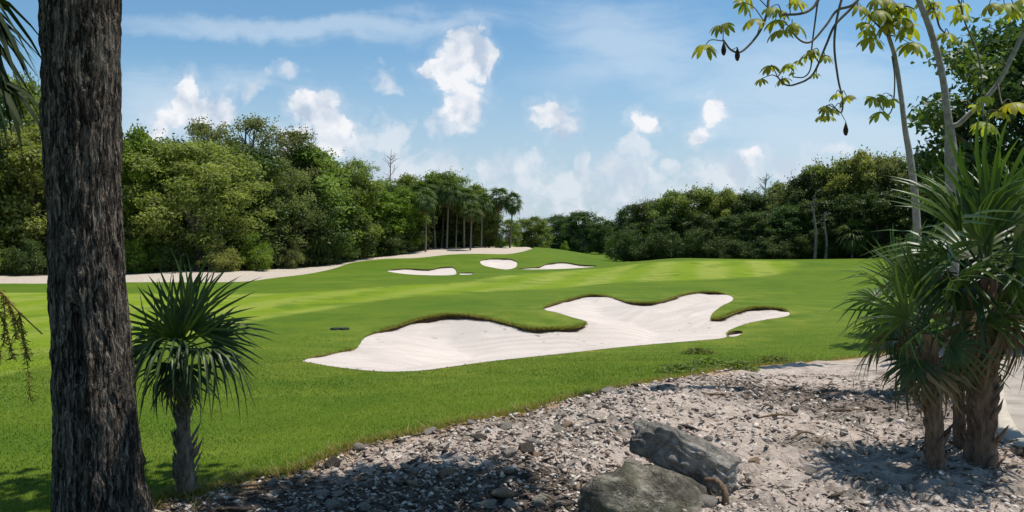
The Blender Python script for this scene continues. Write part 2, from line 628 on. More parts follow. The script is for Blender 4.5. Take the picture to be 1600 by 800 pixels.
def grass_mat():
    m, t = new_mat('mown_grass')
    p = pos(t)
    n1 = t.noise(p, 0.22, 4, 0.6)
    n2 = t.noise(p, 1.3, 5, 0.65)
    n3 = t.noise(p, 9.0, 5, 0.7)
    n4 = t.noise(p, 70.0, 3, 0.7)
    base = t.ramp(n1, [(0.3, (0.066, 0.122, 0.010)), (0.7, (0.106, 0.156, 0.014))])
    base = t.mix(t.math('MULTIPLY', t.smooth(n2, 0.45, 0.75), 0.35), base, (0.155, 0.20, 0.012, 1))
    n5 = t.noise(t.mapping(p, (0.22, 1.1, 1)), 1.0, 4, 0.6, 0.4)
    base = t.mix(t.math('MULTIPLY', t.smooth(n5, 0.48, 0.72), 0.55), base, (0.150, 0.198, 0.024, 1))
    fair = t.attr('fair')
    stripe = t.attr('stripe')
    fcol = t.mix(stripe, (0.160, 0.225, 0.014, 1), (0.235, 0.270, 0.046, 1))
    base = t.mix(fair, base, fcol)
    dry = t.attr('dry')
    dn = t.math('ADD', dry, t.math('MULTIPLY', t.math('SUBTRACT', n3, 0.5), 0.9))
    base = t.mix(t.smooth(dn, 0.45, 0.95), base, (0.30, 0.205, 0.085, 1))
    base = t.mix(t.math('MULTIPLY', t.attr('worn'), t.smooth(n2, 0.35, 0.7)), base, (0.20, 0.22, 0.035, 1))
    base = t.mix(t.math('MULTIPLY', t.smooth(t.noise(p, 0.5, 3, 0.6, 0.5), 0.5, 0.68), 0.55), base, (0.062, 0.125, 0.010, 1))
    vr = t.math('ADD', 0.66, t.math('ADD', t.math('MULTIPLY', n3, 0.38), t.math('MULTIPLY', n4, 0.38)))
    t.l.new(t.mix(1.0, base, vr, 'MULTIPLY'), t.bsdf.inputs['Base Color'])
    t.bsdf.inputs['Roughness'].default_value = 0.8
    t.bsdf.inputs['Specular IOR Level'].default_value = 0.05
    hh = t.math('ADD', t.math('MULTIPLY', n3, 0.5), n4)
    t.l.new(t.bump(hh, 0.55, 0.04), t.bsdf.inputs['Normal'])
    return m


def sand_mat():
    m, t = new_mat('white_sand')
    p = pos(t)
    n1 = t.noise(p, 0.8, 4, 0.6)
    n2 = t.noise(p, 26, 4, 0.7)
    col = t.ramp(n1, [(0.3, (0.58, 0.50, 0.44)), (0.7, (0.67, 0.58, 0.515))])
    # rake lines sweep along the hollow
    sepn = t.n.new('ShaderNodeSeparateXYZ')
    t.l.new(p, sepn.inputs[0])
    warp = t.math('MULTIPLY', t.noise(p, 0.25, 2, 0.5), 5.0)
    rk = t.math('SINE', t.math('MULTIPLY', t.math('ADD', t.math('SUBTRACT', sepn.outputs[1], t.math('MULTIPLY', sepn.outputs[0], 0.25)), warp), 11.0))
    d = t.math('SUBTRACT', t.attr('edge'), t.math('MULTIPLY', n2, 0.5))
    foot = t.math('MULTIPLY', t.smooth(t.voro(p, 2.6), 0.22, 0.06), t.smooth(t.noise(p, 0.5, 2), 0.48, 0.62))
    damp_shade = t.math('ADD', t.math('MULTIPLY', t.attr('debris_shade'), 0.55), t.math('MULTIPLY', t.smooth(t.noise(p, 0.35, 3, 0.6), 0.52, 0.66), 0.35))  # back-face shading painted in grey, plus random damp patches
    col = t.mix(damp_shade, col, (0.47, 0.42, 0.375, 1))
    col = t.mix(t.math('MULTIPLY', t.smooth(rk, 0.2, 1.0), 0.16), col, (0.42, 0.36, 0.31, 1))
    col = t.mix(t.math('MULTIPLY', foot, 0.45), col, (0.36, 0.31, 0.26, 1))
    speck = t.math('MULTIPLY', t.smooth(t.noise(p, 17, 3, 0.6), 0.66, 0.74), t.attr('debris_shade'))
    col = t.mix(t.math('MULTIPLY', speck, 0.85), col, (0.13, 0.10, 0.07, 1))
    t.l.new(t.mix(1.0, col, t.math('ADD', 0.88, t.math('MULTIPLY', n2, 0.2)), 'MULTIPLY'), t.bsdf.inputs['Base Color'])
    t.bsdf.inputs['Roughness'].default_value = 0.9
    t.bsdf.inputs['Specular IOR Level'].default_value = 0.1
    hh = t.math('ADD', t.math('MULTIPLY', rk, 0.30), t.math('SUBTRACT', t.math('MULTIPLY', n2, 0.5), t.math('MULTIPLY', foot, 1.2)))
    t.l.new(t.bump(hh, 1.0, 0.06), t.bsdf.inputs['Normal'])
    return m


def bed_mat():
    m, t = new_mat('rubble_soil')
    p = pos(t)
    n1 = t.noise(p, 0.9, 5, 0.65)
    n2 = t.noise(p, 6, 6, 0.7)
    n3 = t.noise(p, 40, 5, 0.7)
    col = t.ramp(n2, [(0.30, (0.18, 0.135, 0.105)), (0.46, (0.47, 0.385, 0.325)), (0.72, (0.68, 0.565, 0.475))])
    col = t.mix(t.smooth(n1, 0.50, 0.64), col, t.ramp(n3, [(0.35, (0.085, 0.066, 0.05)), (0.65, (0.30, 0.255, 0.21))]))
    col = t.mix(t.smooth(t.voro(p, 22), 0.30, 0.12), col, (0.52, 0.47, 0.41, 1))
    litter_shade = t.math('ADD', t.attr('litter'), t.math('MULTIPLY', t.math('SUBTRACT', n2, 0.5), 1.3))  # under the tree this paints its shade into the soil, elsewhere leaf litter
    col = t.mix(t.math('MULTIPLY', t.smooth(litter_shade, 0.35, 0.75), 0.85), col, t.ramp(n3, [(0.35, (0.035, 0.026, 0.019)), (0.7, (0.17, 0.135, 0.105))]))
    edge = t.attr('dry')
    en = t.math('ADD', edge, t.math('MULTIPLY', t.math('SUBTRACT', n2, 0.5), 0.8))
    col = t.mix(t.smooth(en, 0.35, 0.9), col, (0.42, 0.27, 0.14, 1))
    t.l.new(t.mix(1.0, col, t.math('ADD', 0.55, t.math('MULTIPLY', n3, 0.85)), 'MULTIPLY'), t.bsdf.inputs['Base Color'])
    t.bsdf.inputs['Roughness'].default_value = 0.95
    t.bsdf.inputs['Specular IOR Level'].default_value = 0.1
    hh = t.math('ADD', n2, t.math('MULTIPLY', n3, 0.7))
    t.l.new(t.bump(hh, 0.9, 0.05), t.bsdf.inputs['Normal'])
    return m


def gravel_mat():
    m, t = new_mat('pale_gravel')
    p = pos(t)
    n2 = t.noise(p, 1.6, 5, 0.7)
    n3 = t.noise(p, 9, 5, 0.75)
    col = t.ramp(n3, [(0.3, (0.36, 0.29, 0.22)), (0.65, (0.62, 0.52, 0.42))])
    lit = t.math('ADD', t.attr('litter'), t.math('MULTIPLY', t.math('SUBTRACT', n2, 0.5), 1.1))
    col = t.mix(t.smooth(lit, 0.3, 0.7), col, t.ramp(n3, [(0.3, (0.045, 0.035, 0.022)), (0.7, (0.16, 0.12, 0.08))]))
    t.l.new(col, t.bsdf.inputs['Base Color'])
    t.bsdf.inputs['Roughness'].default_value = 0.95
    t.l.new(t.bump(n3, 0.8, 0.12), t.bsdf.inputs['Normal'])
    return m


def simple_mat(name, c1, c2, scale, rough=0.9, bump=0.5, bd=0.02, detail=5, stops=(0.35, 0.65), obj=True):
    m, t = new_mat(name)
    p = objco(t) if obj else pos(t)
    n = t.noise(p, scale, detail, 0.68)
    c = t.ramp(n, [(stops[0], c1), (stops[1], c2)])
    t.l.new(t.mix(0.5, c, t.ramp(t.attr('tint'), [(0, tuple(x * 0.6 for x in c1)), (1, tuple(min(1, x * 1.35) for x in c2))])) if obj == 'tint' else c, t.bsdf.inputs['Base Color'])
    t.bsdf.inputs['Roughness'].default_value = rough
    t.bsdf.inputs['Specular IOR Level'].default_value = 0.2
    t.l.new(t.bump(n, bump, bd), t.bsdf.inputs['Normal'])
    return m


M_grass = grass_mat()
M_sand = sand_mat()
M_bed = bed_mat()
M_gravel = gravel_mat()
M_lip = simple_mat('dark_earth', (0.045, 0.028, 0.016), (0.13, 0.082, 0.045), 9, 0.95, 0.8, 0.03, obj=False)
M_path = simple_mat('weathered_concrete', (0.26, 0.225, 0.19), (0.40, 0.35, 0.30), 3.0, 0.9, 0.25, 0.01, obj=False)
M_kerb = simple_mat('kerb_stone', (0.40, 0.34, 0.27), (0.52, 0.46, 0.38), 7.0, 0.9, 0.4, 0.01, obj=False)

# ------------------------------------------------------------------ ground sheets
d_bed, _ = seg_dist(CV, bed_e, False)
d_big, _ = seg_dist(CV, big_p)
d_fair, _ = seg_dist(CV, fair_p)
d_grav, _ = seg_dist(CV, grav_e, False)
fair = np.where(in_poly(CV, fair_p), 1, -1) * d_fair / (0.02 * CV[:, 1].clip(8, 200))
fair = ss(-0.5, 0.5, fair)
s_co = CV[:, 0] - 0.235 * CV[:, 1]
s_co = s_co + 0.12 * fbm_np(CV, 0.12, 2, 55)
stripe = ss(-0.3, 0.3, np.sin(s_co * 2 * np.pi / 3.1)) * (0.75 + 0.25 * fbm_np(CV, 0.2, 2, 56))


def dry_of(P, w=0.16):
    d, _ = seg_dist(P, bed_e, False)
    return np.exp(-d / w)


used, f = submesh(-1)
dry = np.exp(-d_bed / 0.12) * (CV[:, 1] < 14)
worn = np.exp(-d_big / 1.0) * 0.9
g = link('ground', mesh_np('ground', np.column_stack([CV, CZ])[used], [f], M_grass,
                           {'fair': fair[used], 'stripe': stripe[used], 'dry': dry[used], 'worn': worn[used]}, True))
tag(g, 'mown green golf course grass with a paler striped fairway', 'grass', kind='structure')


def make_bunker(k, name, label, depth, lip_back, lip_front):
    poly = REG[k][1]
    used, f = submesh(k)
    P = CV[used]
    d, bi = seg_dist(P, poly)
    e = np.roll(poly, -1, 0) - poly
    nrm = np.stack([e[:, 1], -e[:, 0]], 1)
    ar = 0.5 * np.sum(poly[:, 0] * np.roll(poly[:, 1], -1) - np.roll(poly[:, 0], -1) * poly[:, 1])
    if ar < 0:
        nrm = -nrm
    nrm /= np.linalg.norm(nrm, axis=1, keepdims=True) + 1e-9
    back = ss(-0.1, 0.5, nrm[:, 1])
    for _ in range(3):
        back = (np.roll(back, 1) + back + np.roll(back, -1)) / 3
    lip = lip_front + (lip_back - lip_front) * back * (0.75 + 0.55 * fbm_np(poly, 1.1, 3, 17)).clip(.25, 1.7)
    drop = lip[bi] + depth * ss(0, 3.0 if depth > 0.2 else 1.5, d)
    rough = 0.02 * fbm_np(P, 1.6, 3, 5) * ss(0.1, 0.6, d)
    z = CZ[used] - drop + rough
    o = link(name, mesh_np(name, np.column_stack([P, z]), [f], M_sand, {'edge': d, 'debris_shade': np.exp(-d / 0.9) * back[bi]}, True))
    tag(o, label, 'sand bunker', kind='structure')
    # earth lip
    ee = np.sort(np.concatenate([f[:, [0, 1]], f[:, [1, 2]], f[:, [2, 0]]]), axis=1)
    uq, cnt = np.unique(ee, axis=0, return_counts=True)
    be = uq[cnt == 1]
    pa, pb = P[be[:, 0]], P[be[:, 1]]
    za, zb = CZ[used][be[:, 0]], CZ[used][be[:, 1]]
    ba, bb = z[be[:, 0]], z[be[:, 1]]
    V = np.concatenate([np.column_stack([pa, za + .004]), np.column_stack([pb, zb + .004]), np.column_stack([pb, bb - .03]), np.column_stack([pa, ba - .03])])
    m = len(be)
    i = np.arange(m)
    lo = link('earth_lip', mesh_np('earth_lip', V, [np.stack([i, i + m, i + 2 * m, i + 3 * m], 1)], M_lip), o)
    return lip, back


lip_big, back_big = make_bunker(0, 'sand_bunker', 'large white sand bunker with lobed outline in the near grass', 0.34, 0.10, 0.0)
make_bunker(1, 'sand_bunker', 'long narrow white bunker left on the far slope', 0.1, 0.11, 0.03)
make_bunker(2, 'sand_bunker', 'tiny sliver of sand beside the long narrow bunker', 0.03, 0.10, 0.02)
make_bunker(3, 'sand_bunker', 'rounded white bunker on the mound below the sabal palms', 0.1, 0.13, 0.03)
make_bunker(4, 'sand_bunker', 'low white bunker with a long thin tail right of the mound', 0.08, 0.12, 0.03)
make_bunker(5, 'sand_bunker', 'small shaded hollow at the right corner of the large bunker', 0.10, 0.10, 0.02)

# rubble bed
used, f = submesh(7)
P = CV[used]
dall, _ = seg_dist(P, bed_p)
rub = (0.030 * np.abs(fbm_np(P, 4.5, 4, 21)) + 0.028 * fbm_np(P, 13, 2, 31)) * ss(0.0, 0.25, dall) + 0.05 * fbm_np(P, 0.9, 2, 41) * ss(0, 0.6, dall)


def bed_z(XY):
    XY = np.asarray(XY, float).reshape(-1, 2)
    da, _ = seg_dist(XY, bed_p)
    r_ = (0.030 * np.abs(fbm_np(XY, 4.5, 4, 21)) + 0.028 * fbm_np(XY, 13, 2, 31)) * ss(0.0, 0.25, da) + 0.05 * fbm_np(XY, 0.9, 2, 41) * ss(0, 0.6, da)
    return H(XY[:, 0], XY[:, 1]) + r_


bedo = link('rubble_ground', mesh_np('rubble_ground', np.column_stack([P, CZ[used] + rub]), [f], M_bed, {'dry': np.exp(-d_bed[used] / 0.36), 'litter': np.maximum((1 - ss(0.1, 0.9, P[:, 0])) * (1 - ss(5.2, 5.9, P[:, 1] + .2 * vnoise(P, 1.4, 5))), .62 * ss(1.4, 2.4, P[:, 0]) * ss(6.6, 7.4, P[:, 1]) * (1 - ss(8.4, 9.4, P[:, 1])))}, True))  # left term darkens the soil for the tree's shade, right term is litter
tag(bedo, 'bare pale limestone rubble and leaf litter in the foreground, tree shade darkened into the soil', 'ground', kind='structure')

used, f = submesh(6)
po = link('path', mesh_np('path', np.column_stack([CV[used], CZ[used] + 0.03]), [f], M_path, None, True))
tag(po, 'grey concrete path with mottled shade beside the fan palms', 'path', kind='structure')
# raised edge along the path
pl = smooth_path(path_l, 3)
tn = np.gradient(pl, axis=0)
tn /= np.linalg.norm(tn, axis=1, keepdims=True)
nr = np.stack([-tn[:, 1], tn[:, 0]], 1)
zz = H(pl[:, 0], pl[:, 1])
prof = [(-0.07, -0.15), (-0.07, 0.055), (-0.055, 0.07), (0.055, 0.07), (0.07, 0.055), (0.07, -0.15)]
V = np.concatenate([np.column_stack([pl + nr * a, zz + b]) for a, b in prof])
m = len(pl)
F = []
for a in range(len(prof) - 1):
    i = np.arange(m - 1)
    F.append(np.stack([a * m + i, a * m + i + 1, (a + 1) * m + i + 1, (a + 1) * m + i], 1))
ko = link('kerb', mesh_np('kerb', V, [np.concatenate(F)], M_kerb))
tag(ko, 'low pale kerb along the edge of the concrete path', 'kerb', kind='structure')

used, f = submesh(8)
P = CV[used]
wn = fbm_np(P, 0.35, 3, 77)
go = link('gravel_strip', mesh_np('gravel_strip', np.column_stack([P, CZ[used] + 0.06 * fbm_np(P, 0.5, 3, 78) * ss(0.2, 2, d_grav[used])]), [f], M_gravel,
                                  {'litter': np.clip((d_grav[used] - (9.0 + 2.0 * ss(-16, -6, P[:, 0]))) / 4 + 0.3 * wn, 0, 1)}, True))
tag(go, 'pale gravel strip along the foot of the left woods', 'gravel', kind='structure')

# ------------------------------------------------------------------ grass blades (short turf near the camera, tufts on edges)
def grass_blades():
    n = 380000
    u = rng.random(n)
    r_ = 4.4 * (27 / 4.4) ** u
    th = np.radians(rng.uniform(-35, 35, n))
    XY = np.stack([r_ * np.sin(th), r_ * np.cos(th)], 1)
    ok = ~in_poly(XY, bed_p) & ~in_poly(XY, big_p) & ~in_poly(XY, path_p) & ~in_poly(XY, h_p)
    XY = XY[ok]
    r_ = r_[ok]
    d, _ = seg_dist(XY, bed_e, False)
    hgt = (0.010 + 0.014 * rng.random(len(XY))) * (1 - 0.8 * ss(11, 26, r_)) * (1 + 0.9 * np.exp(-d / 0.15))
    tint = np.clip(0.5 + 0.30 * fbm_np(XY * np.array([.55, 1.3]), 0.5, 3, 5) + 0.36 * fbm_np(XY, 2.4, 3, 6) - .04 + rng.normal(0, 0.2, len(XY)), 0, 0.85)
    dryp = rng.random(len(XY)) < 0.75 * np.exp(-d / 0.10)
    tint = np.where(dryp, 1.0, tint)
    lean = rng.normal(0, 0.55, (len(XY), 2))
    wid = 0.0022 * (r_ / 5) ** 0.8 * rng.uniform(.8, 1.5, len(XY))
    # loose tufts spilling into the bed
    j = rng.integers(0, len(bed_e) - 1, 9000)
    q = bed_e[j] + (bed_e[j + 1] - bed_e[j]) * rng.random((9000, 1)) + rng.normal(0, 0.045, (9000, 2)) * (1 + 2 * (rng.random((9000, 1)) < .1))
    XY = np.vstack([XY, q])
    hgt = np.concatenate([hgt, rng.uniform(.03, .075, 9000)])
    tint = np.concatenate([tint, np.where(rng.random(9000) < .45, 1.0, rng.uniform(.2, .8, 9000))])
    lean = np.vstack([lean, rng.normal(0, 0.8, (9000, 2))])
    wid = np.concatenate([wid, np.full(9000, .004)])
    # fringe hanging over the bunker lips
    m = 16000
    j = rng.choice(len(big_p), m, p=(back_big ** 2 + .012) / np.sum(back_big ** 2 + .012))
    a, b = big_p[j], big_p[(j + 1) % len(big_p)]
    q = a + (b - a) * rng.random((m, 1)) + rng.normal(0, 0.02, (m, 2))
    XY = np.vstack([XY, q])
    hgt = np.concatenate([hgt, rng.uniform(.02, .07, m) * (0.5 + back_big[j])])
    tint = np.concatenate([tint, np.where(rng.random(m) < .35, 1.0, rng.uniform(.1, .7, m))])
    lean = np.vstack([lean, rng.normal(0, 0.8, (m, 2)) + np.array([0, -0.4])])
    wid = np.concatenate([wid, np.full(m, .010)])
    z = H(XY[:, 0], XY[:, 1])
    N = len(XY)
    a = rng.uniform(0, 2 * np.pi, N)
    side = np.stack([np.cos(a), np.sin(a)], 1) * wid[:, None]
    base = np.column_stack([XY, z - 0.003])
    V = np.empty((N, 3, 3))
    V[:, 0] = base + np.column_stack([side, np.zeros(N)])
    V[:, 1] = base - np.column_stack([side, np.zeros(N)])
    V[:, 2] = base + np.column_stack([lean * hgt[:, None], hgt])
    return V.reshape(-1, 3), np.arange(N * 3).reshape(-1, 3), np.repeat(tint, 3)


M_blade = leaf_mat('grass_blades', (0.062, 0.114, 0.009), (0.240, 0.278, 0.032), 0.5, 0.25, 0.35, (1.2, 1.25, 0.6), 0.0)
_t = NT(M_blade.node_tree)
for nd in M_blade.node_tree.nodes:
    if nd.type == 'VALTORGB':
        e = nd.color_ramp.elements
        e[1].position = 0.88
        x = e.new(0.97)
        x.color = (0.36, 0.26, 0.10, 1)
V, F, T = grass_blades()
tag(link('grass', mesh_np('grass', V, [F], M_blade, {'tint': T})), 'short green turf blades with a ragged dry fringe by the rubble', 'grass', kind='stuff')


# ------------------------------------------------------------------ rocks, rubble, mulch
def ico(sub):
    bm = bmesh.new()
    bmesh.ops.create_icosphere(bm, subdivisions=sub, radius=1.0)
    V = np.array([v.co[:] for v in bm.verts])
    F = np.array([[v.index for v in f.verts] for f in bm.faces])
    bm.free()
    return V, F


ICO = {k: ico(k) for k in (1, 2, 3, 5)}


def rock_shape(seed, sub, chops=9, cut=(0.55, 0.95), rough=0.08, nscale=2.0, octv=3):
    r_ = np.random.default_rng(seed)
    V, F = ICO[sub]
    V = V.copy()
    for _ in range(chops):
        n = r_.normal(size=3)
        n /= np.linalg.norm(n)
        d = r_.uniform(*cut)
        ov = np.maximum(0, V @ n - d)
        V -= ov[:, None] * n * 0.95
    V += V * (rough * fbm_np(V + seed, nscale, octv, seed))[:, None]
    return V, F


def rock_mat(name, c_dark, c_mid, c_light, moss=None, scale=5.0):
    m, t = new_mat(name)
    p = objco(t)
    n = t.noise(p, scale, 7, 0.7)
    n2 = t.noise(p, scale * 5, 5, 0.7)
    v = t.math('ABSOLUTE', t.math('SUBTRACT', t.noise(p, scale * 0.9, 5, 0.6, 0.8), 0.5))
    c = t.ramp(n, [(0.32, c_dark), (0.5, c_mid), (0.68, c_light)])
    c = t.mix(t.math('MULTIPLY', t.smooth(v, 0.03, 0.0), 0.35), c, (*[x * 0.6 for x in c_dark], 1))
    if moss:
        c = t.mix(t.math('MULTIPLY', t.smooth(t.noise(p, scale * 0.8, 4), 0.48, 0.62), 0.7), c, moss)
    c = t.mix(1.0, c, t.math('ADD', 0.6, t.math('MULTIPLY', n2, 0.8)), 'MULTIPLY')
    t.l.new(c, t.bsdf.inputs['Base Color'])
    t.bsdf.inputs['Roughness'].default_value = 0.92
    t.bsdf.inputs['Specular IOR Level'].default_value = 0.2
    hh = t.math('ADD', n, t.math('ADD', t.math('MULTIPLY', n2, 0.6), t.math('MULTIPLY', t.smooth(v, 0.04, 0.0), -0.2)))
    t.l.new(t.bump(hh, 0.9, 0.035), t.bsdf.inputs['Normal'])
    return m


M_slab = rock_mat('slab_limestone', (0.055, 0.048, 0.042), (0.20, 0.18, 0.158), (0.36, 0.325, 0.28), None, 5)
M_boulder = rock_mat('mossy_limestone', (0.035, 0.030, 0.024), (0.12, 0.107, 0.082), (0.38, 0.34, 0.27), (0.10, 0.092, 0.055), 6)
M_stone = rock_mat('pale_stone', (0.28, 0.235, 0.19), (0.42, 0.37, 0.31), (0.54, 0.49, 0.43), None, 9)
M_tan = rock_mat('tan_stone', (0.20, 0.115, 0.06), (0.44, 0.30, 0.19), (0.56, 0.45, 0.33), None, 9)
M_darkstone = rock_mat('dark_stone', (0.05, 0.04, 0.034), (0.11, 0.09, 0.075), (0.19, 0.165, 0.14), None, 9)
M_wood = bark_mat('dry_wood', (0.085, 0.05, 0.028), (0.22, 0.145, 0.085), (14, 14, 3), 0.7)

# boulder under the slab
V, F = rock_shape(12, 5, 7, (0.72, 0.97), 0.13, 1.5, 5)
V *= (1 + 0.10 * (0.55 - np.abs(fbm_np(V + 9, 2.6, 4, 44))))[:, None]
V = V * np.array([0.47, 0.34, 0.36])
V[:, 2] = np.where(V[:, 2] < 0, V[:, 2] * 0.8, V[:, 2])
V[:, 2] -= 0.20 * V[:, 0]
b = link('boulder', mesh_np('boulder', V, [F], M_boulder), None, (at(1020, 800, 4.78)[0], 4.78, -0.095))
tag(b, 'large mossy grey boulder half buried under the tilted slab', 'boulder')

# tilted slab
def slab_mesh():
    nx, ny, nz = 60, 26, 16
    bm = bmesh.new()
    bmesh.ops.create_cube(bm, size=2)
    bmesh.ops.subdivide_edges(bm, edges=bm.edges[:], cuts=31, use_grid_fill=True)
    V = np.array([v.co[:] for v in bm.verts])
    F = np.array([[v.index for v in f.verts] for f in bm.faces])
    bm.free()
    L = np.linalg.norm(V, axis=1, keepdims=True)
    x = V[:, 0]
    th = np.interp(x, [-1, -0.93, -0.3, 0.5, 1.0], [0.42, 0.58, 0.85, 1.0, 0.92])
    wd = np.interp(x, [-1, -0.8, 0.0, 1.0], [0.5, 0.72, 1.0, 0.92])
    P = np.stack([x * 0.355, V[:, 1] * 0.135 * wd, V[:, 2] * 0.124 * th], 1)
    for nn, dd in (((-1, -.3, .6), .30), ((-1, .2, -.5), .325), ((1, -.5, .35), .385), ((1, .3, -.6), .37), ((.1, -.7, 1), .175), ((0, -1, -.45), .185), ((.3, .6, 1), .20), ((.9, -1, -.2), .40), ((-.4, -.6, -1), .215)):
        nn = np.array(nn) / np.linalg.norm(nn)
        P -= np.maximum(0, P @ nn - dd / 1.25)[:, None] * nn * .95
    cell = fbm_np(P, 9, 5, 3)
    ridg = 1 - np.abs(fbm_np(P * np.array([1, 1, 2.4]), 7, 4, 13))
    P += (V / L) * (0.014 * cell + 0.040 * (ridg - 0.6) + 0.012 * fbm_np(P, 28, 2, 9))[:, None]
    return P, F


V, F = slab_mesh()
sl = link('rock_slab', mesh_np('rock_slab', V, [F], M_slab))
c = at(1062, 709, 4.98)
sl.location = c
sl.rotation_euler = (R(-5), R(25), R(-3))
sl.scale = (1.06, 1.0, 1.06)
tag(sl, 'dark tilted limestone slab propped on the mossy boulder', 'rock')

# brown root / stake under the slab's right end
mb = MB()
pts_ = smooth_path([at(1100, 748, 4.82), at(1120, 753, 4.78), at(1132, 768, 4.74), at(1133, 800, 4.72), at(1131, 850, 4.72)], 6)
tube(mb, pts_, [0.014, 0.019, 0.021, 0.022, 0.026], 9, 0.5, 0.5, 3)
tag(link('root_stub', mb.mesh('root_stub', M_wood, True)), 'bent brown root sticking up at the right end of the slab', 'root')

# individually visible stones
stone_meshes = {}
for key, mm in (('pale', M_stone), ('tan', M_tan), ('dark', M_darkstone)):
    for s in range(5):
        V, F = rock_shape(100 + s + {'pale': 0, 'tan': 40, 'dark': 80}[key], 3, 9, (0.45, 0.85), 0.10, 2.2, 3)
        stone_meshes[key, s] = mesh_np('stone', V, [F], mm)


def stone(key, s, px, py, size, label, group=None, sq=0.7, name='stone', XY=None):
    g_ = ground(px, py) if XY is None else np.array([*XY, 0])
    z = float(bed_z(g_[:2])[0])
    o = link(name, stone_meshes[key, s % 5], None, (g_[0], g_[1], z + size * sq * 0.28))
    r_ = random.Random(int(px * 7 + py * 13 + size * 1e4))
    o.scale = (size * r_.uniform(.85, 1.25), size * r_.uniform(.8, 1.1), size * sq)
    o.rotation_euler = (r_.uniform(-.3, .3), r_.uniform(-.3, .3), r_.uniform(0, 6.28))
    tag(o, label, 'stone', group)
    return o


stone('tan', 0, 886, 664, 0.062, 'tan stone alone on pale rubble behind the slab tip')
stone('tan', 1, 1180, 722, 0.052, 'reddish brown stone on bare ground right of the slab')
stone('dark', 2, 824, 716, 0.088, 'dark brown pointed stone in the shade left of the slab', sq=.8)
stone('dark', 3, 516, 728, 0.072, 'dark brown stone at the grass edge near the small palm', sq=.9)
stone('pale', 1, 955, 622, 0.105, 'flat pale stone at the top edge of the rubble', sq=.3)
stone('pale', 2, 985, 738, 0.11, 'pale rounded stone wedged behind the mossy boulder', sq=.7)
stone('pale', 3, 1325, 776, 0.05, 'small white stone in front of the palm shadow')
stone('pale', 4, 1106, 800, 0.07, 'pale yellow stone beside the brown root', sq=1.0)
stone('pale', 0, 1465, 772, 0.045, 'small pale stone at the foot of the slender palm')
stone('pale', 2, 790, 668, 0.06, 'chalky white stone on the rubble near the turf edge')
stone('tan', 3, 700, 752, 0.075, 'weathered tan stone in deep shade at the bottom of the rubble', sq=.5)
stone('pale', 1, 735, 664, 0.05, 'whitish stone right on the turf line')
stone('tan', 2, 790, 775, 0.10, 'yellowish stone in the shade left of the mossy boulder', sq=.5)
stone('dark', 1, 750, 690, 0.05, 'dark grey stone among white rubble left of the slab', sq=.6)
stone('dark', 4, 1590, 716, 0.10, 'brown stone by the kerb next to the stout palm', sq=.6)
stone('dark', 0, 1440, 628, 0.11, 'dark low stone behind the slender palm', sq=.5)
n_s = 0
while n_s < 230:
    px, py = random.uniform(380, 1560), random.uniform(600, 800)
    g_ = ground(px, py)
    if not in_poly(g_[None, :2], bed_p)[0] or in_poly(g_[None, :2], path_p)[0]:
        continue
    if 900 < px < 1160 and py > 690:
        continue
    if seg_dist(g_[None, :2], bed_e, False)[0][0] < 0.12:
        continue
    w_ = random.random()
    left = px < 1000
    if not left and w_ < 0.4:
        continue
    key = 'pale' if w_ < 0.9 else 'tan'
    if key == 'pale':
        lab, grp = 'pale limestone lump loose in the rubble', 'pale limestone lumps'
    else:
        lab, grp = 'small tan stone loose in the rubble', 'small tan stones'
    stone(key, n_s, px, py, (0.016 + 0.048 * random.random() ** 2) * (1 if left else 0.8), lab, grp, random.uniform(.5, .8), 'rubble_stone')
    n_s += 1


def scatter_rubble():
    """gravel chips of limestone, one mesh"""
    n = 34000
    u = rng.random(n)
    r_ = 4.5 * (11.0 / 4.5) ** u
    th = np.radians(rng.uniform(-33, 33, n))
    XY = np.stack([r_ * np.sin(th), r_ * np.cos(th)], 1)
    dens = ss(-0.5, 0.5, fbm_np(XY, 0.9, 3, 61) + 0.25 - 0.12 * (XY[:, 0] > 1.2))
    ok = in_poly(XY, bed_p) & ~in_poly(XY, path_p) & (rng.random(n) < (0.25 + 0.75 * dens) * (1 - 0.45 * ss(0.9, 1.8, XY[:, 0])))
    XY = XY[ok]
    d, _ = seg_dist(XY, bed_e, False)
    XY = XY[d > 0.05]
    n = len(XY)
    z = bed_z(XY)
    V1, F1 = ICO[1]
    sz = 0.006 + 0.017 * rng.random(n) ** 2.5 * (np.linalg.norm(XY, axis=1) / 5) ** 0.6
    sc = np.stack([rng.uniform(.8, 1.7, n), rng.uniform(.6, 1.1, n), rng.uniform(.35, .8, n)], 1) * sz[:, None]
    a = rng.uniform(0, 2 * np.pi, n)
    base = V1[None] * (1 + 0.95 * (rng.random((n, len(V1), 1)) - 0.55)) * sc[:, None]
    ca, sa = np.cos(a)[:, None], np.sin(a)[:, None]
    tl = rng.normal(0, .35, n)[:, None]
    x = base[..., 0] * ca - base[..., 1] * sa
    y = base[..., 0] * sa + base[..., 1] * ca
    zz_ = base[..., 2] + x * tl
    V = np.stack([x + XY[:, :1], y + XY[:, 1:], zz_ + (z + sc[:, 2] * 0.3)[:, None]], -1).reshape(-1, 3)
    F = (F1[None] + (np.arange(n) * len(V1))[:, None, None]).reshape(-1, 3)
    t = np.repeat(np.clip(rng.beta(1.5, 1.7, n), 0, 1), len(V1))
    return V, F, t


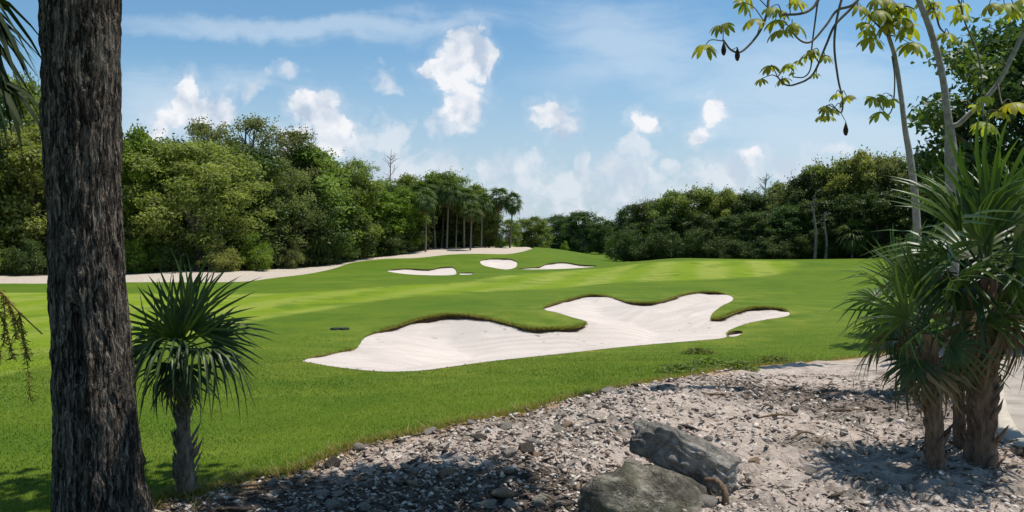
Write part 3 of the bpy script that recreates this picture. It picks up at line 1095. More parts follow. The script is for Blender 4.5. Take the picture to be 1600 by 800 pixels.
m, t = new_mat('limestone_chips')
cc = t.ramp(t.attr('tint'), [(0.0, (0.09, 0.068, 0.052)), (0.2, (0.33, 0.235, 0.19)), (0.55, (0.50, 0.425, 0.36)), (1.0, (0.66, 0.59, 0.52))])
t.l.new(t.mix(1.0, cc, t.math('ADD', 0.6, t.math('MULTIPLY', t.noise(pos(t), 90, 3), 0.8)), 'MULTIPLY'), t.bsdf.inputs['Base Color'])
t.bsdf.inputs['Roughness'].default_value = 0.95
M_chips = m
V, F, T = scatter_rubble()
tag(link('rubble', mesh_np('rubble', V, [F], M_chips, {'tint': T})), 'loose limestone chips scattered over the bare ground', 'rubble', kind='stuff')


def scatter_mulch():
    """dead leaves, bark chips and twigs"""
    n = 30000
    u = rng.random(n)
    r_ = 4.5 * (11.0 / 4.5) ** u
    th = np.radians(rng.uniform(-33, 33, n))
    XY = np.stack([r_ * np.sin(th), r_ * np.cos(th)], 1)
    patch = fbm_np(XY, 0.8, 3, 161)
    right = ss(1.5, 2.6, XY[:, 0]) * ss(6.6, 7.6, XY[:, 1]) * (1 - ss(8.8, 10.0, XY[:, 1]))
    near = (1 - ss(0.1, 0.9, XY[:, 0])) * (1 - ss(5.2, 5.9, XY[:, 1] + 0.25 * patch))  # extra litter added here to darken the ground in the tree's shade
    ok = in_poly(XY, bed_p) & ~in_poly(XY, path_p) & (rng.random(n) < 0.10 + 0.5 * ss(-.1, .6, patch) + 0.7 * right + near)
    XY = XY[ok]
    n = len(XY)
    z = bed_z(XY)
    L = rng.uniform(.010, .045, n) * (1 + 1.2 * (rng.random(n) < .06))
    Wd = L * rng.uniform(.06, .3, n)
    a = rng.normal(0.15, 0.7, n)
    d1 = np.stack([np.cos(a), np.sin(a), rng.normal(0, .3, n)], 1)
    d2 = np.stack([-np.sin(a), np.cos(a), rng.normal(0, .5, n)], 1)
    c = np.column_stack([XY, z + 0.007 + 0.01 * rng.random(n)])
    up = np.zeros((n, 3))
    up[:, 2] = Wd * 0.5
    V = np.empty((n, 6, 3))
    V[:, 0] = c - d1 * L[:, None]
    V[:, 1] = c - d2 * Wd[:, None]
    V[:, 2] = c + d1 * L[:, None]
    V[:, 3] = c + d2 * Wd[:, None]
    V[:, 4] = c + up
    V[:, 5] = c - up * .6
    f = np.array([[0, 1, 4], [1, 2, 4], [2, 3, 4], [3, 0, 4], [1, 0, 5], [2, 1, 5], [3, 2, 5], [0, 3, 5]])
    F = (f[None] + (np.arange(n) * 6)[:, None, None]).reshape(-1, 3)
    return V.reshape(-1, 3), F, np.repeat(rng.random(n), 6)


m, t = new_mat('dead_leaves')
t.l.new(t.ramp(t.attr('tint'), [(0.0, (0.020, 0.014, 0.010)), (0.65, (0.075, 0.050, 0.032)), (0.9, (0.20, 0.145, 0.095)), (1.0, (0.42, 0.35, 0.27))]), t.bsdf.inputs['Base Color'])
t.bsdf.inputs['Roughness'].default_value = 0.85
M_mulch = m
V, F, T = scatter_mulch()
tag(link('leaf_litter', mesh_np('leaf_litter', V, [F], M_mulch, {'tint': T})), 'dark dead leaves and bark bits strewn over the rubble, thickened to darken the tree shade', 'leaf litter', kind='stuff')

# two valve covers in the turf left of the large bunker
M_cover = simple_mat('dark_plastic', (0.02, 0.03, 0.02), (0.035, 0.045, 0.03), 20, 0.6, 0.1, 0.002)
def cover_mesh():
    bm = bmesh.new()
    bmesh.ops.create_cone(bm, cap_ends=True, segments=28, radius1=0.13, radius2=0.115, depth=0.05)
    top = [f for f in bm.faces if len(f.verts) > 4 and f.normal.z > 0.9]
    r = bmesh.ops.inset_region(bm, faces=top, thickness=0.018)
    bmesh.ops.translate(bm, verts=list({v for f in top for v in f.verts}), vec=(0, 0, -0.008))
    me = bpy.data.meshes.new('valve_cover')
    bm.to_mesh(me)
    bm.free()
    me.materials.append(M_cover)
    return me
cm = cover_mesh()
for px, lab in ((524, 'left of two dark round valve covers set in the turf'), (538, 'right of two dark round valve covers set in the turf')):
    g_ = ground(px, 515)
    tag(link('valve_cover', cm, None, g_ + np.array([0, 0, 0.018])), lab, 'valve cover', 'valve covers in the turf')

# ------------------------------------------------------------------ woods: crowns built of leaf clumps
def leaf_quads(mb, C, N, size, aspect, tint, fold=0.18, r_=rng):
    n = len(C)
    N = N / (np.linalg.norm(N, axis=1, keepdims=True) + 1e-9)
    rv = r_.normal(size=(n, 3))
    T = np.cross(N, rv)
    T /= np.linalg.norm(T, axis=1, keepdims=True) + 1e-9
    B = np.cross(N, T)
    s = size[:, None]
    V = np.empty((n, 4, 3))
    V[:, 0] = C - T * s * 0.5
    V[:, 1] = C + B * s * aspect * 0.5 + N * s * fold * 0.5
    V[:, 2] = C + T * s * 0.5
    V[:, 3] = C - B * s * aspect * 0.5 + N * s * fold * 0.5
    mb.add(V.reshape(-1, 3), None, np.arange(n * 4).reshape(-1, 4), np.repeat(tint, 4))


def crown_meshes(seed, Hh, Rad, zlo, nclump, cr, dens, leaf, aspect=0.55, top_round=1.0, full=0.45, droop=0.0, lump=0.0):
    """returns (crown MB, trunk MB): unit tree of height Hh and crown radius Rad"""
    r_ = np.random.default_rng(seed)
    zc = zlo + (Hh - zlo) * 0.42
    cl = []
    tries = 0
    while len(cl) < nclump and tries < 5000:
        tries += 1
        z = r_.uniform(zlo, Hh)
        if z > zc:
            pr = math.sqrt(max(0, 1 - ((z - zc) / (Hh - zc)) ** (2 * top_round)))
        else:
            pr = 0.55 + 0.45 * math.sqrt(max(0, 1 - ((zc - z) / (zc - zlo + 1e-6)) ** 2))
        a = r_.uniform(0, 2 * np.pi)
        lobes = 1 + lump * math.sin(a * 3 + seed) + lump * 0.7 * math.sin(a * 5 + 2 * seed + z)
        rad = Rad * pr * lobes * r_.random() ** full
        cl.append((rad * math.cos(a), rad * math.sin(a), z, r_.uniform(*cr)))
    mb, tb = MB(), MB()
    for (x, y, z, cr_) in cl:
        n = int(dens * cr_ * cr_)
        D = r_.normal(size=(n, 3))
        D[:, 2] = np.where(r_.random(n) < 0.6, np.abs(D[:, 2]), D[:, 2])
        D /= np.linalg.norm(D, axis=1, keepdims=True)
        rr_ = cr_ * (0.45 + 0.6 * r_.random(n) ** 0.7)
        wob = 1 + 0.35 * vnoise(D * 2 + seed + x, 1.3, seed)
        C = np.array([x, y, z]) + D * (rr_ * wob)[:, None] * np.array([1, 1, 0.78])
        C[:, 2] -= droop * rr_ * r_.random(n)
        C[:, 2] = np.maximum(C[:, 2], 0.08)
        N = D * 0.5 + r_.normal(0, 0.55, (n, 3)) + np.array([0, 0, 0.55 - droop])
        tint = np.clip(0.45 + r_.normal(0, 0.16) + r_.normal(0, 0.17, n), 0, 1)
        leaf_quads(mb, C, N, leaf * r_.uniform(.6, 1.25, n), aspect, tint, r_=r_)
    # sprays breaking the outline
    ns = nclump * 5
    for _ in range(ns):
        x, y, z, cr_ = cl[r_.integers(len(cl))]
        d = r_.normal(size=3)
        d[2] = abs(d[2]) * 0.8
        d /= np.linalg.norm(d)
        c0 = np.array([x, y, z]) + d * cr_ * r_.uniform(.8, 1.15)
        m_ = r_.integers(4, 11)
        C = c0 + d * np.linspace(0, cr_ * 0.4, m_)[:, None] + r_.normal(0, leaf * 0.6, (m_, 3))
        leaf_quads(mb, C, r_.normal(size=(m_, 3)) + [0, 0, .5], leaf * r_.uniform(.6, 1.1, m_), aspect, np.clip(r_.normal(.55, .18, m_), 0, 1), r_=r_)
    # trunk and limbs
    h0 = max(zlo * 1.1, Hh * 0.22)
    base_r = Hh * 0.018 + 0.05
    bend = r_.normal(0, 0.12, (3, 2)) * Hh * 0.12
    tp = [(0, 0, -0.3), (bend[0, 0] * .4, bend[0, 1] * .4, h0 * .5), (bend[1, 0], bend[1, 1], h0), (bend[2, 0], bend[2, 1], Hh * 0.62)]
    tpath = smooth_path(tp, 6)
    tube(tb, tpath, [base_r * 1.35, base_r, base_r * .8, base_r * .4], 8, 0.5, 0.12, seed)
    sel = r_.permutation(len(cl))[:min(len(cl), 26)]
    for k in sel:
        x, y, z, cr_ = cl[k]
        s0 = tpath[min(len(tpath) - 1, int(len(tpath) * np.clip((z / Hh) * 0.75, 0.25, 0.95)))]
        e = np.array([x, y, z])
        if e[2] < s0[2] - 0.8:
            continue
        mid = s0 + (e - s0) * 0.5 + np.array([0, 0, 0.12 * np.linalg.norm(e - s0)]) + r_.normal(0, .12, 3)
        pp = smooth_path([s0, mid, e], 5)
        tube(tb, pp, [base_r * .42, base_r * .28, base_r * .10], 5, 0.5)
        for _ in range(2):
            e2 = e + r_.normal(0, cr_ * .55, 3) + [0, 0, cr_ * .25]
            tube(tb, smooth_path([pp[6], (pp[6] + e2) / 2 + r_.normal(0, .08, 3), e2], 3), [base_r * .16, base_r * .05], 4, 0.5)
    return mb, tb


LEAF = {
    'olive': leaf_mat('olive_leaves', (0.13, 0.16, 0.036), (0.35, 0.37, 0.11), 0.6, 0.25, 0.46),
    'green': leaf_mat('green_leaves', (0.090, 0.132, 0.028), (0.26, 0.31, 0.075), 0.55, 0.3, 0.46),
    'bright': leaf_mat('bright_leaves', (0.080, 0.14, 0.018), (0.25, 0.34, 0.045), 0.55, 0.3, 0.46),
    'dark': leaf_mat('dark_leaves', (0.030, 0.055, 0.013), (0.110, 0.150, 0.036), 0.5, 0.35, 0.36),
    'greygreen': leaf_mat('greygreen_leaves', (0.095, 0.115, 0.040), (0.26, 0.275, 0.110), 0.6, 0.25, 0.46),
    'cool': leaf_mat('cool_leaves', (0.036, 0.070, 0.020), (0.110, 0.160, 0.050), 0.55, 0.3, 0.46),
}
M_bark = bark_mat('grey_bark', (0.10, 0.085, 0.07), (0.26, 0.23, 0.20))
M_bark2 = bark_mat('brown_bark', (0.065, 0.05, 0.038), (0.17, 0.135, 0.10))

# kind: (seed, height, radius, zlo, clumps, clump radius, density, leaf, aspect, ...)
KIND = {}
def kind(key, seed, Hh, Rad, zlo, n, cr, dens, leaf, **kw):
    c, t_ = crown_meshes(seed, Hh, Rad, zlo, n, cr, dens, leaf, **kw)
    KIND[key] = (c.mesh('crown', LEAF['green']), t_.mesh('trunk', M_bark, True), Hh, Rad)

kind('dome1', 11, 9, 4.2, 0.4, 110, (0.7, 1.25), 230, 0.31, lump=0.08, top_round=1.5)
kind('dome2', 12, 9, 4.0, 0.4, 105, (0.65, 1.2), 240, 0.30, lump=0.12, full=0.4, top_round=1.5)
kind('fine1', 13, 8, 4.2, 0.4, 130, (0.55, 1.0), 330, 0.225, lump=0.06, aspect=0.5, top_round=1.3)
kind('fine2', 14, 8, 3.6, 0.4, 115, (0.55, 0.95), 340, 0.225, lump=0.10, aspect=0.5, top_round=1.2)
kind('airy1', 15, 10, 3.6, 4.2, 80, (0.4, 0.85), 260, 0.21, lump=0.18, full=0.5)
kind('airy2', 16, 10, 3.4, 4.0, 84, (0.4, 0.8), 260, 0.20, lump=0.18, full=0.5)
kind('tall1', 17, 10, 3.4, 0.6, 115, (0.55, 1.15), 240, 0.30, lump=0.13, droop=0.2, top_round=1.4)
kind('tall2', 18, 10, 3.0, 0.3, 110, (0.5, 1.05), 250, 0.29, lump=0.15, droop=0.25, top_round=1.4)
kind('tall3', 19, 10, 3.7, 0.4, 120, (0.5, 1.1), 240, 0.29, lump=0.14, droop=0.1, top_round=1.4)
kind('bush1', 20, 3.4, 2.2, 0.1, 46, (0.4, 0.8), 420, 0.19, lump=0.15)
kind('bush2', 22, 3.4, 2.0, 0.1, 46, (0.4, 0.75), 380, 0.25, lump=0.15, droop=0.5, aspect=0.32)


def edge_Y(px):
    u = grav_e[:, 0] / grav_e[:, 1]
    o_ = np.argsort(u)
    return float(np.interp((px - 800) / FPX, u[o_], grav_e[o_, 1]))


def tree(px, wpx, top, Y, k, leafk, label, group, name='tree', bark=None, base_X=None):
    if px < 700:
        Y = max(Y, edge_Y(px) + float(np.interp(px, [340, 420, 490, 555, 620, 700], [10.5, 13, 12, 4, 5, 6])) + (0 if name == 'shrub' else 3.0))
    crown, trunk, Hh, Rad = KIND[k]
    X = (px - 800) / FPX * Y if base_X is None else base_X
    z0 = float(H(X, Y))
    zt = at(px, top, Y)[2]
    sz = (zt - z0) / (Hh + 0.45)
    sx = (wpx / FPX * Y) / (2 * (Rad + 0.7))
    r_ = random.Random(int(px * 31 + top * 7 + Y))
    root = empty(name, (X, Y, z0), r_.uniform(0, 6.283))
    root.scale = (sx, sx * r_.uniform(.9, 1.15), sz)
    tag(root, label, 'shrub' if name == 'shrub' else 'palm' if 'palm' in name else 'tree', group)
    c = link('crown', crown, root)
    c.material_slots[0].link = 'OBJECT'
    c.material_slots[0].material = LEAF[leafk]
    t_ = link('trunk', trunk, root)
    if bark is not None:
        t_.material_slots[0].link = 'OBJECT'
        t_.material_slots[0].material = bark
    return root


GL = 'broadleaf trees of the left woods'
GR = 'broadleaf trees of the right woods'
GC = 'far trees at the end of the fairway'
for a in [
    (-150, 250, 190, 55, 'tall1', 'green', 'leafy tree at the outer left end of the woods', GL),
    (-40, 190, 205, 52, 'fine1', 'green', 'bushy tree cut by the left picture edge', GL),
    (28, 150, 122, 62, 'tall3', 'green', 'tall tree rising behind the hanging fan frond at far left', GL),
    (60, 200, 200, 54, 'dome2', 'olive', 'tree half hidden by the left side of the thick trunk', GL),
    (135, 180, 190, 57, 'tall1', 'green', 'tree hidden behind the middle of the thick trunk', GL),
    (215, 150, 206, 55, 'dome1', 'bright', 'yellow green tree just right of the thick trunk', GL),
    (232, 130, 300, 50, 'fine2', 'bright', 'low light green tree under the yellow green one by the trunk', GL),
    (305, 265, 222, 51, 'fine1', 'olive', 'broad rounded olive tree behind the small fan palm', GL),
    (318, 130, 190, 68, 'airy1', 'greygreen', 'thin grey green crown poking above the broad olive tree', GL),
    (390, 180, 184, 66, 'airy2', 'greygreen', 'highest airy crown with pale limbs in the left woods', GL),
    (455, 150, 203, 66, 'airy1', 'greygreen', 'airy crown on the right shoulder of the highest tree', GL),
    (385, 200, 232, 62, 'tall3', 'dark', 'dark tree filling the gap under the airy crowns', GL),
    (435, 150, 250, 53, 'fine2', 'greygreen', 'pale olive tree standing forward at the gravel bend', GL),
    (480, 150, 232, 64, 'tall2', 'green', 'dark green sloping tree behind the pale olive tree', GL),
    (525, 150, 256, 68, 'dome2', 'green', 'mid green tree between pale olive tree and bare snag', GL),
    (563, 110, 250, 74, 'airy2', 'green', 'loose crowned tree just left of the bare snag', GL),
    (570, 150, 292, 64, 'dome1', 'bright', 'bright green rounded tree above the dark palm thicket', GL),
    (632, 80, 294, 70, 'dome2', 'bright', 'lime green tree at the left end of the palm row', GL),
    (640, 90, 272, 84, 'tall1', 'green', 'tree behind the first palms of the row', GL),
    (692, 110, 270, 88, 'tall3', 'green', 'leafy tree behind the tallest part of the palm row', GL),
    (740, 90, 288, 92, 'tall1', 'green', 'leafy tree behind the lower part of the palm row', GL),
    (700, 120, 320, 90, 'dome2', 'dark', 'low dark tree closing the gaps between palm trunks', GL),
    (640, 110, 330, 80, 'bush2', 'dark', 'dark undergrowth tree at the left foot of the palm row', GL),
    (764, 56, 336, 86, 'fine2', 'green', 'small green tree under the middle palms on the mound', GL),
    (796, 46, 343, 87, 'fine1', 'bright', 'small bright tree at the foot of the last two palms', GL),
    (834, 66, 340, 118, 'dome1', 'green', 'green tree just right of the last two palms', GC),
    (872, 62, 336, 132, 'dome2', 'cool', 'round crowned tree second right of the palms', GC),
    (908, 84, 331, 128, 'tall3', 'cool', 'taller feathery tree in the middle of the far gap', GC),
    (948, 62, 346, 120, 'dome1', 'cool', 'bluish green tree before the right woods begin', GC),
    (890, 110, 352, 150, 'dome2', 'dark', 'dark tree closing the far gap', GC),
    (930, 80, 352, 150, 'dome1', 'dark', 'dark low tree behind the bluish green tree', GC),
    (985, 74, 324, 90, 'dome1', 'dark', 'dark rounded tree at the left end of the right woods', GR),
    (1015, 90, 314, 84, 'dome2', 'dark', 'second dark tree from the left end of the right woods', GR),
    (1052, 92, 301, 80, 'dome1', 'green', 'green domed tree where the right woods first rise', GR),
    (1092, 104, 294, 78, 'dome2', 'green', 'broad green crown on the first hump of the right woods', GR),
    (1135, 92, 298, 77, 'dome1', 'olive', 'olive crown on the right side of the first hump', GR),
    (1170, 84, 300, 76, 'dome2', 'dark', 'dark crown in the dip left of the bare twigs', GR),
    (1225, 90, 284, 74, 'tall1', 'greygreen', 'grey green crown right of the bare twigs', GR),
    (1262, 96, 270, 72, 'dome1', 'dark', 'dark rounded crown below the long rising skyline', GR),
    (1305, 120, 252, 72, 'dome2', 'green', 'green crown on the rising skyline of the right woods', GR),
    (1348, 130, 240, 70, 'dome1', 'olive', 'highest sunlit crown of the right woods', GR),
    (1395, 110, 248, 68, 'dome2', 'greygreen', 'greyish crown beside the slender pale stem', GR),
    (1445, 130, 240, 66, 'dome1', 'dark', 'dark crown behind the slender pale stem', GR),
    (1530, 170, 230, 60, 'tall3', 'dark', 'tree behind the large dark leafy tree', GR),
    (1660, 200, 220, 58, 'tall1', 'dark', 'leafy tree beyond the right picture edge', GR),
    (1000, 80, 350, 80, 'tall2', 'dark', 'low dark tree at the left foot of the right woods', GR),
    (1045, 84, 340, 77, 'tall2', 'dark', 'dark drooping tree under the green dome', GR),
    (1095, 84, 335, 75, 'tall3', 'dark', 'dark drooping tree under the first hump', GR),
    (1140, 80, 338, 73, 'tall2', 'cool', 'drooping tree under the olive crown', GR),
    (1185, 84, 332, 71, 'tall3', 'dark', 'dark drooping tree under the bare twigs', GR),
    (1232, 84, 322, 70, 'tall2', 'cool', 'cool green drooping tree left of the thin pale trunks', GR),
    (1278, 84, 312, 69, 'tall3', 'dark', 'dark tree right behind the thin pale trunks', GR),
    (1322, 90, 306, 68, 'tall2', 'cool', 'cool green tree in front of the highest sunlit crown', GR),
    (1372, 96, 300, 66, 'tall3', 'dark', 'dark tree between the highest crown and the fan palms', GR),
    (1425, 100, 296, 64, 'tall2', 'dark', 'dark tree just behind the fan palm fronds', GR),
    (1490, 130, 300, 60, 'dome2', 'dark', 'dark tree low behind the stout fan palm', GR),
]:
    tree(*a, bark=M_bark2 if a[5] in ('dark', 'green') else None)

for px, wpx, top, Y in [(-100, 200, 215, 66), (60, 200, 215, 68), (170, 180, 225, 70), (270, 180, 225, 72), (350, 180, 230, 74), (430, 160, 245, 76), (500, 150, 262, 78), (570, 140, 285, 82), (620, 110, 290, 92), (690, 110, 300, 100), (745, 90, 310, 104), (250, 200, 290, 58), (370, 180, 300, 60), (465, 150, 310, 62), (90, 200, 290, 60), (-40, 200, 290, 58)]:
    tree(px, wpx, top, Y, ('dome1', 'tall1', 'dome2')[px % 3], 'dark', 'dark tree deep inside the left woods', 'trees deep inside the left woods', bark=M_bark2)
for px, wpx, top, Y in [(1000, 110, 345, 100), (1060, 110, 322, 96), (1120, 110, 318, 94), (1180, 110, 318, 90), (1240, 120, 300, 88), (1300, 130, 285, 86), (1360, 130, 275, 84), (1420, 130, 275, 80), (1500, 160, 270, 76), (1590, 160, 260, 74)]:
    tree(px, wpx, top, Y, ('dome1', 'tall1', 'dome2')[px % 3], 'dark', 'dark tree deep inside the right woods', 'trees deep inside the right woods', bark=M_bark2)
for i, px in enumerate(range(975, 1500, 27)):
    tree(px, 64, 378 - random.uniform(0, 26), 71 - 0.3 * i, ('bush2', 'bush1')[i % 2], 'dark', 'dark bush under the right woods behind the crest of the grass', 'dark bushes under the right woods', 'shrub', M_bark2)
GS = 'shrubs along the edge of the left woods'
for a in [
    (-30, 90, 360, 48, 'bush1', 'green', 'shrub at the far left picture edge'),
    (40, 80, 372, 49, 'bush1', 'dark', 'dark shrub left of the thick trunk above the gravel'),
    (215, 70, 372, 48, 'bush1', 'bright', 'light shrub right beside the thick trunk'),
    (275, 80, 378, 48, 'bush1', 'dark', 'dark shrub behind the upright palm leaves'),
    (345, 80, 376, 48.5, 'bush1', 'olive', 'olive shrub right of the small palm leaves'),
    (400, 66, 364, 50, 'bush1', 'bright', 'yellowish rounded shrub at the gravel bend'),
    (452, 54, 372, 51.5, 'bush1', 'greygreen', 'greyish shrub right of the yellowish one'),
    (500, 90, 345, 58, 'bush2', 'dark', 'dark glossy thicket left of the brown palm leaves'),
    (545, 100, 338, 62, 'bush2', 'dark', 'dark glossy thicket in the middle under the bright tree'),
    (597, 90, 340, 66, 'bush2', 'dark', 'dark glossy thicket nearest the palm row'),
    (525, 70, 376, 57, 'bush2', 'cool', 'low drooping plant at the foot of the dark thicket'),
    (575, 70, 374, 62, 'bush2', 'cool', 'second low drooping plant at the foot of the dark thicket'),
    (622, 60, 372, 68, 'bush2', 'dark', 'dark low plant where the mound sand begins'),
    (882, 18, 376, 100, 'bush1', 'bright', 'small yellow green shrub below the far trees'),
    (958, 22, 358, 96, 'bush1', 'bright', 'bright yellow green shrub at the edge of the right woods'),
    (780, 22, 372, 84, 'bush1', 'bright', 'small bright shrub beside the palm trunks on the mound'),
]:
    tree(*a, GS, name='shrub', bark=M_bark2)


# bare and twiggy trees
def bare_tree(px, base_py, top, Y, wpx, label, seed, leafy=0.0, n=26):
    r_ = np.random.default_rng(seed)
    X = (px - 800) / FPX * Y
    z0 = float(H(X, Y))
    h = at(px, top, Y)[2] - z0
    root = empty('bare_tree', (X, Y, z0))
    tag(root, label, 'tree', 'bare trees')
    mb = MB()
    tp = smooth_path([(0, 0, -.2), (.1, 0, h * .35), (-.08, .05, h * .7), (.06, 0, h)], 8)
    tube(mb, tp, [.16, .11, .07, .02], 7, .5)
    root_t = link('trunk', mb.mesh('trunk', M_bark, True), root)
    mb = MB()
    hw = wpx / FPX * Y / 2
    for _ in range(n):
        s = r_.uniform(.5, .97)
        s0 = tp[int(s * (len(tp) - 1))]
        a = r_.uniform(0, 6.28)
        L = hw * r_.uniform(.4, 1.0) * (1.1 - s * .5)
        e = s0 + np.array([math.cos(a) * L, math.sin(a) * L, L * r_.uniform(.4, 1.2)])
        pp = smooth_path([s0, (s0 + e) / 2 + r_.normal(0, .08, 3), e], 4)
        tube(mb, pp, [.035, .012], 4, .5)
        for _ in range(3):
            i = r_.integers(3, len(pp))
            e2 = pp[i] + r_.normal(0, L * .3, 3) + [0, 0, L * .2]
            tube(mb, [pp[i], (pp[i] + e2) / 2 + r_.normal(0, .04, 3), e2], [.012, .006], 3, .5)
    link('branches', mb.mesh('branches', M_bark, True), root)


bare_tree(611, 400, 233, 92, 46, 'leafless grey snag rising above the left woods', 3)
bare_tree(1196, 405, 272, 80, 40, 'fine bare twigs above the right woods skyline', 4, n=46)
bare_tree(1386, 405, 244, 69, 50, 'pale bare crown beside the highest sunlit crown', 5, n=50)
# thin pale trunks in front of the right woods
for px, top, Y, lab in ((1273, 300, 66.5, 'left of two thin pale trunks against the right woods'), (1290, 330, 66.5, 'right of two thin pale trunks against the right woods')):
    bare_tree(px, 405, top, Y, 14, lab, int(px), n=10)

# ------------------------------------------------------------------ sabal palms on the mound
def frond_arrays(nseg, L, pet, spread, droop, fold=0.35, w0=0.05, steps=(0, .3, .55, .78, 1.0), joined=0.35, r_=rng, cup=0.12, tipfall=0.0):
    """fan leaf in local axes: x outward, y sideways, z up. returns blade V,F (quads) and hub"""
    Vs, Fs, T = [], [], []
    n = 0
    ang = np.linspace(-spread, spread, nseg)
    prof = np.interp(steps, [0, .3, .5, .8, 1.0], [0.25, 0.95, 1.0, .55, 0.03])
    hub = np.array([pet, 0, 0])
    for a in ang:
        a = a + r_.normal(0, 0.045)
        Ls = L * (0.72 + 0.28 * math.cos(a * 0.8)) * r_.uniform(.74, 1.08)
        d = np.array([math.cos(a), math.sin(a), 0])
        s = np.array([-math.sin(a), math.cos(a), 0])
        dr = droop * r_.uniform(.75, 1.3)
        tf = tipfall * r_.uniform(.2, 1.9)
        for i, t in enumerate(steps):
            c = hub + d * Ls * t + np.array([0, 0, cup * Ls * t * (1 - t) * 2 - dr * Ls * t ** 2 - tf * Ls * max(0, t - .55) ** 1.5 * 2])
            w = max(w0 * prof[i], (Ls * t * spread / (nseg - 1) * 1.05 + .002) if t < .3 else 0)
            Vs += [c - s * w + [0, 0, fold * w], c, c + s * w + [0, 0, fold * w]]
        for i in range(len(steps) - 1):
            b = n + i * 3
            Fs += [[b, b + 1, b + 4, b + 3], [b + 1, b + 2, b + 5, b + 4]]
        T += [r_.uniform(.25, .75)] * (3 * len(steps))
        n += 3 * len(steps)
    return np.array(Vs), np.array(Fs), np.array(T)


def frame_of(az, el, roll=0.0):
    a = np.array([math.cos(el) * math.cos(az), math.cos(el) * math.sin(az), math.sin(el)])
    l = np.array([-math.sin(az), math.cos(az), 0])
    n = np.cross(a, l)
    if roll:
        l, n = l * math.cos(roll) + n * math.sin(roll), n * math.cos(roll) - l * math.sin(roll)
    return np.stack([a, l, n], 1)


M_palm_far = leaf_mat('sabal_leaves', (0.035, 0.065, 0.014), (0.125, 0.175, 0.042), 0.55, 0.2, 0.3, vary=0.1)
M_palm_dead = leaf_mat('dead_palm_leaves', (0.10, 0.075, 0.04), (0.26, 0.20, 0.12), 0.8, 0.1, 0.25, (1, .9, .7))
M_ptrunk = bark_mat('palm_trunk', (0.11, 0.09, 0.07), (0.26, 0.225, 0.185), (5, 5, 14), 0.5)


def sabal_proto(seed, h):
    r_ = np.random.default_rng(seed)
    tb = MB()
    ln = r_.normal(0, .2, 2)
    tube(tb, smooth_path([(0, 0, -.3), (ln[0] * .3, ln[1] * .3, h * .4), (ln[0], ln[1], h)], 8), [.13, .095, .09, .11], 9, .5, .1, seed)
    top = np.array([ln[0], ln[1], h])
    gb, db = MB(), MB()
    for k in range(30):
        az = k * 2.399 + r_.normal(0, .15)
        el = R(82 - 118 * (k / 29) ** 0.85) + r_.normal(0, .08)
        V, F, T = frond_arrays(15, r_.uniform(.75, .95), r_.uniform(.75, 1.0), 1.75, .45, .3, .055, (0, .35, .7, 1.0), r_=r_, tipfall=.5)
        M_ = frame_of(az, el)
        Wv = V @ M_.T + top
        gl = np.clip((V[:, 0]) / 1.6, 0, 1)
        Wv[:, 2] -= 0.25 * gl ** 2
        gb.add(Wv, None, F, T)
        tube(gb, [top, top + M_[:, 0] * .45, top + M_[:, 0] * .85 - [0, 0, .05]], [.02, .013], 4, .4)
    for k in range(9):
        az = r_.uniform(0, 6.28)
        V, F, T = frond_arrays(11, .8, .6, 1.3, .6, .3, .05, (0, .35, .7, 1.0), r_=r_)
        db.add(V @ frame_of(az, R(r_.uniform(-82, -55))).T + top - [0, 0, .15], None, F, T)
    return tb.mesh('trunk', M_ptrunk, True), gb.mesh('crown', M_palm_far), db.mesh('dead_leaves', M_palm_dead)


sab = [sabal_proto(s, 5.2) for s in (31, 32, 33)]
GP = 'sabal palms in a row on the mound'
PALMS = [(655, 280, 80, 'first palm from the left in the row, small crown half in the trees'),
         (665, 292, 77, 'second palm of the row with a thin pale trunk'),
         (680, 273, 82, 'palm whose green crown is highest at the left of the row'),
         (698, 276, 81, 'palm with straight trunk above the left end of the mound sand'),
         (712, 284, 84, 'palm with brown hanging leaves in mid row'),
         (725, 290, 83, 'palm with a bare lower trunk in the middle of the mound'),
         (738, 297, 86, 'palm set back in the shade right of mid row'),
         (752, 300, 84, 'palm fourth from the right end of the row'),
         (758, 304, 88, 'palm third from the right end, crown merging with its neighbour'),
         (775, 288, 86, 'tall palm second from right whose crown stands clear in the sky'),
         (797, 298, 85, 'last palm at the right end with crown alone against the sky'),
         (650, 300, 84, 'palm low in the shade at the left start of the row'),
         (690, 300, 86, 'palm behind the straight trunk, crown below the top line'),
         (735, 315, 80, 'short palm leaning out over the mound sand')]
for i, (px, top, Y, lab) in enumerate(PALMS):
    tm, gm, dm = sab[i % 3]
    X = (px - 800) / FPX * Y
    z0 = float(H(X, Y))
    h = at(px, top, Y)[2] - z0
    s = h / 6.6
    r0 = empty('sabal_palm', (X, Y, z0), i * 1.7)
    k_ = (1.05, .8, 1.15, .92, .75, 1.1)[i % 6]
    r0.scale = (k_, k_, s)
    r0.rotation_euler = (R((-3, 2, 4, -1, 0)[i % 5]), R((2, -4, 1, 3)[i % 4]), i * 1.7)
    tag(r0, lab, 'palm', GP)
    link('trunk', tm, r0)
    link('crown', gm, r0)
    link('dead_leaves', dm, r0)
